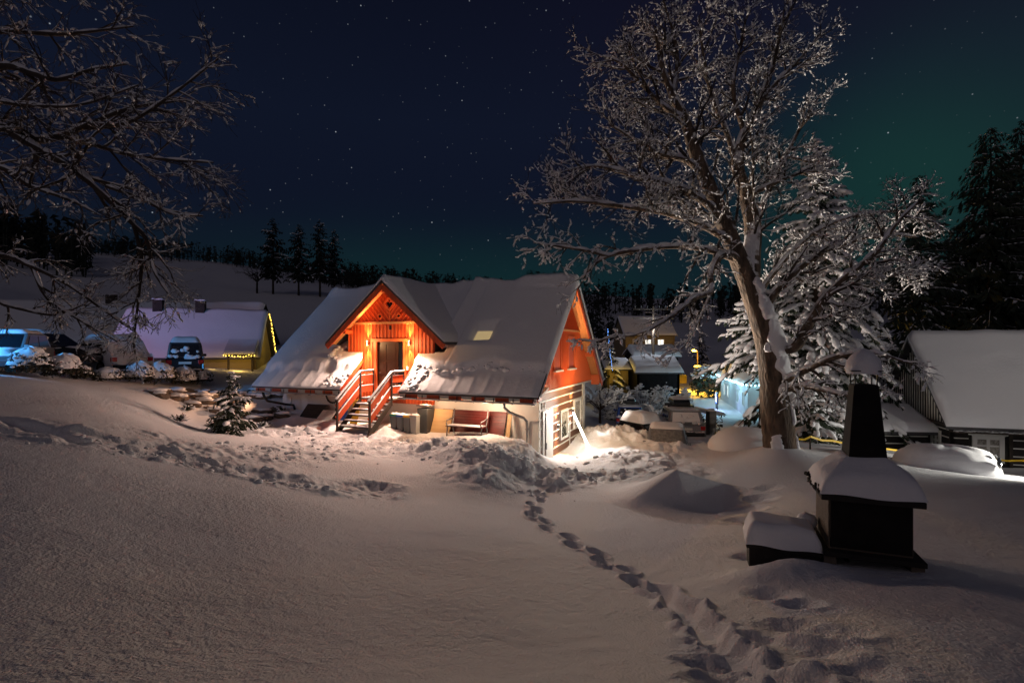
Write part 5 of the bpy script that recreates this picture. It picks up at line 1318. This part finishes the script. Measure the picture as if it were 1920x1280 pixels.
# ------------------------------------------------------------------ cars
def car(base, yaw, label, paint, glassm=None, L=4.5, Wd=1.80, Hh=1.50, snow=.6, rear_snow=False, box=False, van=False, group='parked cars', wbox=None, sink=0, zoff=0):
    """X forward; the tail is at -L/2"""
    root = empty('parked_car', base+Vector((0, 0, zoff-sink)), yaw, label, 'car', group); a = L/2; w = Wd/2; bl = Hh*.58
    low = [(-a+.05,.28),(-a,.50),(-a+.04,bl-.12),(-a+.12,bl),(a*.42,bl),(a*.80,bl-.10),(a-.06,bl-.26),(a,.48),(a-.06,.28)]
    def loft(prof, ws):
        mb = MB(); n = len(prof); rows = []
        for f, wsc in ws: rows.append([(x, f, z) for x, z in prof])
        vs = [p for r_ in rows for p in r_]; m = len(rows)
        fs = [(i*n+j, i*n+(j+1) % n, (i+1)*n+(j+1) % n, (i+1)*n+j) for i in range(m-1) for j in range(n)]+[tuple(range(n)), tuple(range((m-1)*n, m*n))[::-1]]
        return mb.add(vs, fs)
    loft(low, [(-w, 1), (w, 1)]).build('body', paint, root, bevel=.07)
    xr0 = -a+(.14 if not van else .10); xr1 = -a+(.48 if not van else .20); xf0 = a*.42; xf1 = a*.05 if not van else a*.25
    k = .83
    vs = [(xr0,-w*.96,bl-.01),(xf0,-w*.96,bl-.01),(xf0,w*.96,bl-.01),(xr0,w*.96,bl-.01),(xr1,-w*k,Hh),(xf1,-w*k,Hh),(xf1,w*k,Hh),(xr1,w*k,Hh)]
    MB().add(vs, [(0,3,2,1),(4,5,6,7),(0,1,5,4),(1,2,6,5),(2,3,7,6),(3,0,4,7)]).build('cabin', paint, root, bevel=.06)
    V = [Vector(v) for v in vs]
    def onface(i, j, k2, l, u0, u1, v0, v1, off, name, m):
        A, B, C, D = V[i], V[j], V[k2], V[l]; nrm = (B-A).cross(D-A).normalized()*off
        f = lambda u, v: (A*(1-u)+B*u)*(1-v)+(D*(1-u)+C*u)*v+nrm
        q = [f(u0, v0), f(u1, v0), f(u1, v1), f(u0, v1)]; mb = MB(); mb.prism(q, nrm.normalized()*.012); return mb.build(name, m, root)
    onface(3, 0, 4, 7, .10, .90, .14, .84, .006, 'rear_window', M['snow'] if rear_snow else (glassm or M['glass']))
    onface(1, 2, 6, 5, .08, .92, .10, .88, .006, 'windscreen', glassm or M['glass'])
    for (i, j, k2, l) in ((0, 1, 5, 4), (2, 3, 7, 6)):
        onface(i, j, k2, l, .08, .46, .16, .82, .006, 'side_window', M['glass']); onface(i, j, k2, l, .50, .90, .16, .82, .006, 'side_window', M['glass'])
    for sg in (-1, 1):
        MB().box(-a+.0, -a+.10, sg*w-.20*(sg > 0)-.012*(sg < 0)*-1 if False else (sg*w-.24 if sg > 0 else -w+.0)+(.005 if sg > 0 else -.005), (w+.005 if sg > 0 else -w+.24), bl-.30, bl-.10).build('tail_light', M['tail'], root, bevel=.02)
        MB().box(a*.30, a*.42, sg*(w+.03)-.07, sg*(w+.03)+.07, bl+.02, bl+.16).build('wing_mirror', paint, root, bevel=.03)
    MB().box(-a-.05, -a+.06, -w*.94, w*.94, .26, .46).build('bumper', M['blackm'] if not van else M['cdark'], root, bevel=.04)
    MB().box(-a-.012, -a+.01, -.26, .26, bl-.30, bl-.19).build('number_plate', M['plate'], root)
    first = None
    for x in (-a+.78, a-.82):
        for sg in (-1, 1):
            if first is None:
                mb = MB(); mb.cyl((0, -.10, 0), (0, .10, 0), .32, None, 20); first = mb.build('wheel', M['tyre'], root, bevel=.02); MB().cyl((0, -.108, 0), (0, .108, 0), .19, None, 14).build('rim', M['rim'], first); wo = first
            else: wo = copy_tree(first, root)
            wo.location = (x, sg*(w-.09), .31)
    rg = np.random.default_rng(int(abs(base.x*131+base.y*17))+1); mb = MB()
    for kk in range(int(26+30*snow)):
        y = rg.uniform(-w*.9, w*.9); l = rg.uniform(.05, .17)
        if kk % 3 == 0: c = (-a+.02, y, .47+rg.uniform(-.02, .04)); q = ((.05, 0, 0), (0, l*1.4, 0), (0, 0, .035))
        elif kk % 3 == 1: t_ = rg.random()**2*.8; c = (xr0+(xr1-xr0)*t_-.015, y*.9, bl+(Hh-bl)*t_); q = ((.03, 0, .02), (0, l, 0), (0, 0, l*.8))
        else: x_ = rg.uniform(xr0, xf0); sg = rg.choice([-1, 1]); c = (x_, sg*w*.97, bl+.01); q = ((l*1.5, 0, 0), (0, .04, 0), (0, 0, .05))
        mb.blob(c, *q, ICO1, .03, rg)
    mb.build('caked_snow', M['snow'], root, True, kind='stuff')
    if snow:
        mb = MB()
        def rf(u, v):
            x = xr1-.05+(xf1-xr1+.12)*u; y = -w*k*.98+2*w*k*.98*v; e_ = min(1, min(u, 1-u)*7)**.5*min(1, min(v, 1-v)*7)**.5; return (x, y, Hh-.02+snow*.30*e_*(1+.3*float(fbm(np.array([x*1.5+base.x]), np.array([y*1.5]), 4, 2)[0])))
        mb.grid(rf, 16, 14); mb.build('roof_snow', M['snow'], root, True)
        mb = MB()
        def hf(u, v):
            x = xf0+.05+(a-.18-xf0)*u; y = -w*.9+1.8*w*v; e_ = min(1, min(u, 1-u)*7)**.5*min(1, min(v, 1-v)*7)**.5; z0 = bl-.10*max(0, (x-a*.42)/(a*.38))-.10*max(0, (x-a*.8)/(a*.2)); return (x, y, z0-.02+snow*.22*e_)
        mb.grid(hf, 14, 14); mb.build('bonnet_snow', M['snow'], root, True)
    if box:
        mb = MB(); zz = Hh+.14; pr = [(-1.0,zz),(-1.05,zz+.14),(-.85,zz+.30),(.5,zz+.30),(1.0,zz+.12),(1.0,zz)]
        mb.prism([(x-.1, -.42, z) for x, z in pr], (0, .84, 0)); rb = mb.build('roof_box', wbox or M['cdark'], root, bevel=.06)
        MB().box(-.7, -.62, -w*.75, w*.75, Hh-.02, Hh+.14).build('roof_bar', M['blackm'], root); MB().box(.3, .38, -w*.75, w*.75, Hh-.02, Hh+.14).build('roof_bar', M['blackm'], root)
        mb = MB()
        def bf(u, v): e_ = min(1, min(u, 1-u)*7)**.5*min(1, min(v, 1-v)*6)**.5; return (-.9+1.5*u, -.40+.8*v, zz+.29+.10*e_)
        mb.grid(bf, 12, 8); mb.build('snow', M['snow'], rb, True)
    return root
def gpx(px, d, z): p = at(px, d); p.z = z; return p
# left terrace
car(at(5, 18.6), R(-62), 'lower car at the far left edge with a cyan lit bonnet', M['csil'], snow=.5, Hh=1.42, group='cars parked on the terrace')
car(at(92, 22.5), R(8), 'dark car at the far left with cyan light glinting on its roof', M['cdark'], snow=.6, Hh=1.55, group='cars parked on the terrace')
car(at(190, 24.2), R(158), 'estate car wholly covered in snow, blue lit on its left side', M['snow'], L=4.7, Hh=1.56, snow=1.1, rear_snow=True, group='cars parked on the terrace')
car(at(350, 26.3), R(121), 'dark tall van seen from behind with snow on its tailgate', M['cdark'], L=4.4, Wd=1.55, Hh=1.80, snow=.9, van=True, group='cars parked on the terrace')
# lower car park
YC = R(90+12)
car(at(1178, 35.5), R(80), 'blue estate car with a dark roof box seen from behind', M['cblue'], L=4.7, snow=.25, box=True)
car(at(1272, 27.5), R(82), 'pale snow dusted estate car with a snowy roof box, right of the car park', M['csil'], L=4.6, snow=.25, rear_snow=True, box=True)
car(gpx(1219, 25, -5.15), R(-62), 'car under a thick slab of snow between the blue and the pale car', M['cdark'], L=3.9, Wd=1.6, Hh=1.42, snow=1.7)
car(gpx(1250, 22.0, -4.98), R(-107), 'half buried car showing only its frosted rounded windscreen', M['csil'], glassm=M['frostglass'], L=4.2, Wd=1.75, Hh=1.45, snow=.35)

# ------------------------------------------------------------------ lane: lit house, lamps, poles
XD = Vector((-3.9, -15, 0)).normalized(); lo = Vector((22.2, 55, -2.9)); lyaw = math.atan2(XD.y, XD.x)
lh, lhz = house('lane_house', lo, lyaw, 15.5, 6.5, 0, 2.5, -5.6, M['wallW'], 'pale house with cyan fairy lights along its eaves beside the lane', snow=.10)
LM = Matrix.Translation((lo.x, lo.y, -5.6)) @ Matrix.Rotation(lyaw, 4, 'Z')
for x in (3.0, 5.2, 10.4, 13.0): window(lh, x, x+.8, .7, 1.9, .35, 'front', M['frame'], M['litC'] if x < 6 else M['glass'], .09)
for x in (1.2, 3.4): window(lh, x, x+.8, .7, 1.9, 0, 'right', M['frame'], M['glass'], .09, X=15.2)
fairy('fairy_lights', [LM@Vector((0, -.05, 2.62)), LM@Vector((8, -.05, 2.58)), LM@Vector((15.5, -.05, 2.62))], 46, M['bulbC'], .055, 'cyan fairy lights along the lane side eave', M['blackm'])
fairy('fairy_lights', [LM@Vector((15.56, .0, 2.60)), LM@Vector((15.60, 3, 2.52)), LM@Vector((15.56, 6.4, 2.60))], 20, M['bulbC'], .055, 'cyan fairy lights across the near gable of the lane house', M['blackm'])
for x, e_ in ((2, 70), (7, 70), (12, 85), (15, 65)): lamp('fairy_glow', LM@Vector((x, -.9, 2.3)), (.42, .85, 1), e_, .3)
lamp('fairy_glow', LM@Vector((16.5, 3, 2.3)), (.42, .85, 1), 90, .3)
# backlit sign by its wall
sp = LM@Vector((10.2, -1.3, 0)); sp.z = h(sp.x, sp.y)
sg = empty('backlit_sign', sp, lyaw, 'small bluish white backlit sign standing at the wall of the lane house', 'sign')
MB().box(-.55, .55, -.06, .06, .5, 1.5).build('sign_box', M['blackm'], sg); MB().box(-.50, .50, -.075, -.062, .55, 1.45).build('sign_face', M['signblue'], sg)
for (x0, x1, z0, z1) in ((-.40, -.05, 1.2, 1.35), (-.30, .40, .98, 1.1), (-.05, .42, .72, .88)): MB().box(x0, x1, -.09, -.078, z0, z1).build('sign_stroke', M['signlit'], sg)
for x in (-.4, .4): MB().box(x-.04, x+.04, -.04, .04, -.3, .5).build('leg', M['blackm'], sg)
lamp('sign_glow', sp+Vector((-.9, -.6, 1.0)), (.4, .5, 1), 120, .3, parent=None)
# street lamp
b = at(1308, 66); sl = empty('street_lamp', b, 0, 'tall street lamp glowing orange above the end of the lane', 'street lamp'); top = (650-657)/950*66-b.z
MB().tube([(0, 0, -.3), (0, 0, top-.3), (-.1, -.05, top), (-.5, -.25, top+.08)], [.11, .08, .06, .05], 8).build('pole', M['pole'], sl, True)
mb = MB(); mb.blob((-.55, -.3, top), (.36, 0, 0), (0, .26, 0), (0, 0, .14), ICO2); mb.build('lamp_head', M['sodium'], sl, True)
mb = MB(); mb.blob((0, 0, top-2.1), (.55, 0, 0), (0, .3, 0), (0, 0, .2), ICO2); mb.build('snow', M['snow'], sl, True)
lamp('sodium_light', b+Vector((-.6, -.5, top-.35)), (1, .52, .05), 6500, .3, 'SPOT', b+Vector((-.6, -6, 0)), 135, .6)
lamp('sodium_light', b+Vector((-.7, -.9, top-1.0)), (1, .52, .05), 420, .3)
# small yellow box on a post
b = at(1273, 60); yb = empty('notice_board', b, 0, 'small yellow notice board left of the street lamp', 'notice board'); MB().box(-.9, .9, -.08, .08, 1.3, 2.3).build('board', M['tape'], yb); MB().box(-.06, .06, -.06, .06, -.3, 1.3).build('post', M['pole'], yb)
# evergreen bush lit orange and cyan
b = at(1330, 56); root = empty('evergreen_bush', b, 0, 'dense round evergreen bush under the street lamp', 'bush'); rg = np.random.default_rng(6); mb = MB(); sn = MB()
for k in range(900):
    d = rg.normal(0, 1, 3); d /= np.linalg.norm(d); c = d*np.array([2.2, 2.0, 1.9])*rg.uniform(.6, 1.0)+np.array([0, 0, 1.7]); v = rg.normal(0, 1, (3, 3))*.16; mb.add((c+v).tolist(), [(0, 1, 2)])
    if d[2] > .2 and k % 3 == 0: sn.blob(c+np.array([0, 0, .1]), (.22, 0, 0), (0, .2, 0), (0, 0, .10), ICO1, .05, rg)
mb.build('foliage', M['needle'], root); sn.build('snow', M['snow'], root, True, kind='stuff')
# power pole
b = at(1225, 50); pz_ = (650-574)/950*50-b.z; pp = empty('power_pole', b, 0, 'wooden power pole with a cross arm and a white lamp', 'power pole')
MB().cyl((0, 0, -.3), (0, 0, pz_), .16, .10, 9).build('pole', M['pole'], pp)
for dz in (0, -.9): MB().box(-2.0, 2.0, -.07, .07, pz_-.35+dz, pz_-.22+dz).build('cross_arm', M['dark'], pp)
for x in (-1.8, -1.2, -.6, .6, 1.2, 1.8): MB().cyl((x, 0, pz_-.22), (x, 0, pz_+.05), .06, None, 7).build('insulator', M['iron'], pp)
zl = (650-615)/950*50-b.z; mb = MB(); mb.blob((-.25, -.2, zl), (.13, 0, 0), (0, .13, 0), (0, 0, .13), ICO2); mb.build('lamp_head', M['star'], pp, True)
lamp('pole_light', b+Vector((-.3, -.5, zl)), (.8, .88, 1), 350, .2)
# houses down in the valley
vh, _ = house('valley_house', Vector((17.2, 78, 1.8)), R(4), 8.5, 7, 0, 3.0, -3.5, M['wallY'], 'dim yellow house with lit windows beyond the power pole', snow=.2)
for x in (1.5, 3.4, 5.4): window(vh, x, x+1.1, 3.3, 4.7, .35, 'front', M['frame'], M['litC'] if x > 2 else M['glass'], .12)
house('flat_shed', Vector((13.6, 57, -1.1)), R(2), 5.6, 5, 0, .9, -4.6, M['soot'], 'dark shed with a flat white snow roof in the valley', 'shed', snow=.5)
cs, _ = house('carport', Vector((10.9, 45, -2.3)), R(0), 4.4, 4.6, 0, 1.1, -4.8, M['soot'], 'low carport with a rounded snow roof behind the frosty bushes', 'carport', snow=.45)
yh, _ = house('yellow_lit_shed', Vector((8.6, 47, -2.1)), R(3), 2.6, 3, 0, .8, -4.6, M['wallO'], 'small shed with a strongly yellow lit front right of the chalet gable', 'shed', snow=.25)
lamp('shed_light', Vector((9.6, 45.6, -2.4)), (1, .62, .05), 45, .3)
fairy('fairy_lights', [Vector((7.9, 42, 1.6)), Vector((8.15, 42, -.6)), Vector((8.35, 42.2, -2.0))], 22, M['bulbB'], .028, 'blue fairy lights hanging past the chalet gable', M['blackm'])
# frosty bushes between the chalet and the car park
for i, (px, d, w, hh) in enumerate(((1150,39,3.4,2.7),(1198,41,4.2,2.9),(1240,42,4.0,3.1),(1283,40,1.9,2.5),(1215,36.5,2.4,1.6))):
    b = at(px, d); rg = np.random.default_rng(300+i)
    root = empty('frosty_bush', b, 0, ('frosty bush right beside the chalet gable','wide frosty bush behind the blue car','frosty bush behind the slab covered car','narrow bluish frosty bush at the lane edge','low frosty bush between the blue and pale cars')[i], 'bush', 'frosty bushes above the car park')
    tw = MB(); sn = MB()
    for k in range(260):
        a = rg.uniform(0, 6.283); e_ = rg.uniform(.15, 1.5); l = rg.uniform(.5, 1.0); d_ = np.array([math.cos(a)*math.cos(e_)*w*.55, math.sin(a)*math.cos(e_)*w*.5, math.sin(e_)*hh])*l
        tw.tube([d_*.15, d_*.6+rg.normal(0, .08, 3), d_], [.025, .015, .006], 3, False)
        for q in range(3): f = rg.uniform(.5, 1.0); r_ = rg.uniform(.05, .15); sn.blob(d_*f+rg.normal(0, .08, 3), (r_*1.4, 0, 0), (0, r_, 0), (0, 0, r_*.7), ICO1, .04, rg)
    tw.build('twigs', M['twigdark'], root); sn.build('snow', M['snow'], root, True, kind='stuff')
# gate post
b = at(1333, 26.5); gp_ = empty('gate_post', b, R(10), 'square stone gate post with a snow cap at the lane entrance', 'post'); MB().box(-.19, .19, -.19, .19, -.6, 1.25).build('post', M['gstone'], gp_, bevel=.015); mb = MB(); dome_snow(mb, (0, 0, 1.25), .24, .24, .12, 4, 14, 6, low=0); mb.build('snow_cap', M['snow'], gp_, True)
b = at(1313, 28.5); root = empty('clipped_hedge', b, R(12), 'short dark hedge behind the gate post', 'hedge'); rg = np.random.default_rng(12); mb = MB()
for k in range(500): c = np.array([rg.uniform(-.4, .4), rg.uniform(-1.8, 1.8), rg.uniform(0, 1.25)]); v = rg.normal(0, 1, (3, 3))*.07; mb.add((c+v).tolist(), [(0, 1, 2)])
mb.build('foliage', M['leaf'], root); mb = MB(); mb.grid(lambda u, v: (-.45+.9*u, -1.9+3.8*v, 1.22+.14*min(1, min(u, 1-u)*5)**.5*min(1, min(v, 1-v)*9)**.5), 9, 20); mb.build('snow_cap', M['snow'], root, True)
lamp('bank_fill', hw(-14.0, .9, 1.7), (1, .50, .26), 260, .12, 'SPOT', P(400, 755, 22.5), 110, 1)  # added spot without a fixture, brightens the stone bank
# lamp low on the right, lighting the buried car and the cottage
lamp('yard_lamp', (18.4, 16.0, -2.9), (1, .96, .86), 1300, .15, 'SPOT', (13.5, 18.3, -3.9), 105, .7)
lamp('yard_lamp', (24, 12, 4.5), (1, .93, .82), 600, .3, 'SPOT', (22, 23, -1.5), 62, .6)

# loose clods of snow thrown about by the shovel
rg = np.random.default_rng(77); xs_ = []; ys_ = []; rs_ = []
for px, py, rad, n in ((870,846,1.0,60),(915,858,1.1,70),(960,868,1.0,60),(1000,880,.9,50),(985,850,.9,40),(1060,895,.8,40),(640,835,2.2,90),(520,850,1.8,70),(760,830,1.8,70),(560,812,1.2,50),(1130,870,1.4,40),(430,872,1.2,50),(300,850,1.0,45),(560,905,.8,40),(150,826,.9,40),(1010,925,.7,25)):
    c = G(px, py); n = int(n*.7); q = rg.normal(0, .55, (n, 2))*rad; xs_ += list(c.x+q[:, 0]); ys_ += list(c.y+q[:, 1]); rs_ += list(.018+.075*rg.random(n)**3)
xs_ = np.array(xs_); ys_ = np.array(ys_); zs_ = H(xs_, ys_)+detail(xs_, ys_); mb = MB()
ok_ = [not (0 > (HM.inverted() @ Vector((x, y, 0))).x > -13.4 and (HM.inverted() @ Vector((x, y, 0))).y > -.9) for x, y in zip(xs_, ys_)]
for x, y, z, r, o in zip(xs_, ys_, zs_, rs_, ok_):
    if o: mb.blob((x, y, z+r*.12), (r*1.2, 0, r*.2), (0, r, 0), (-r*.2, 0, r*.8), ICO2, r*.5, rg)
o = mb.build('snow_clods', M['snow'], None, True); tag(o, 'loose clods of shovelled snow strewn over the yard and paths', 'snow clods', None, 'stuff')
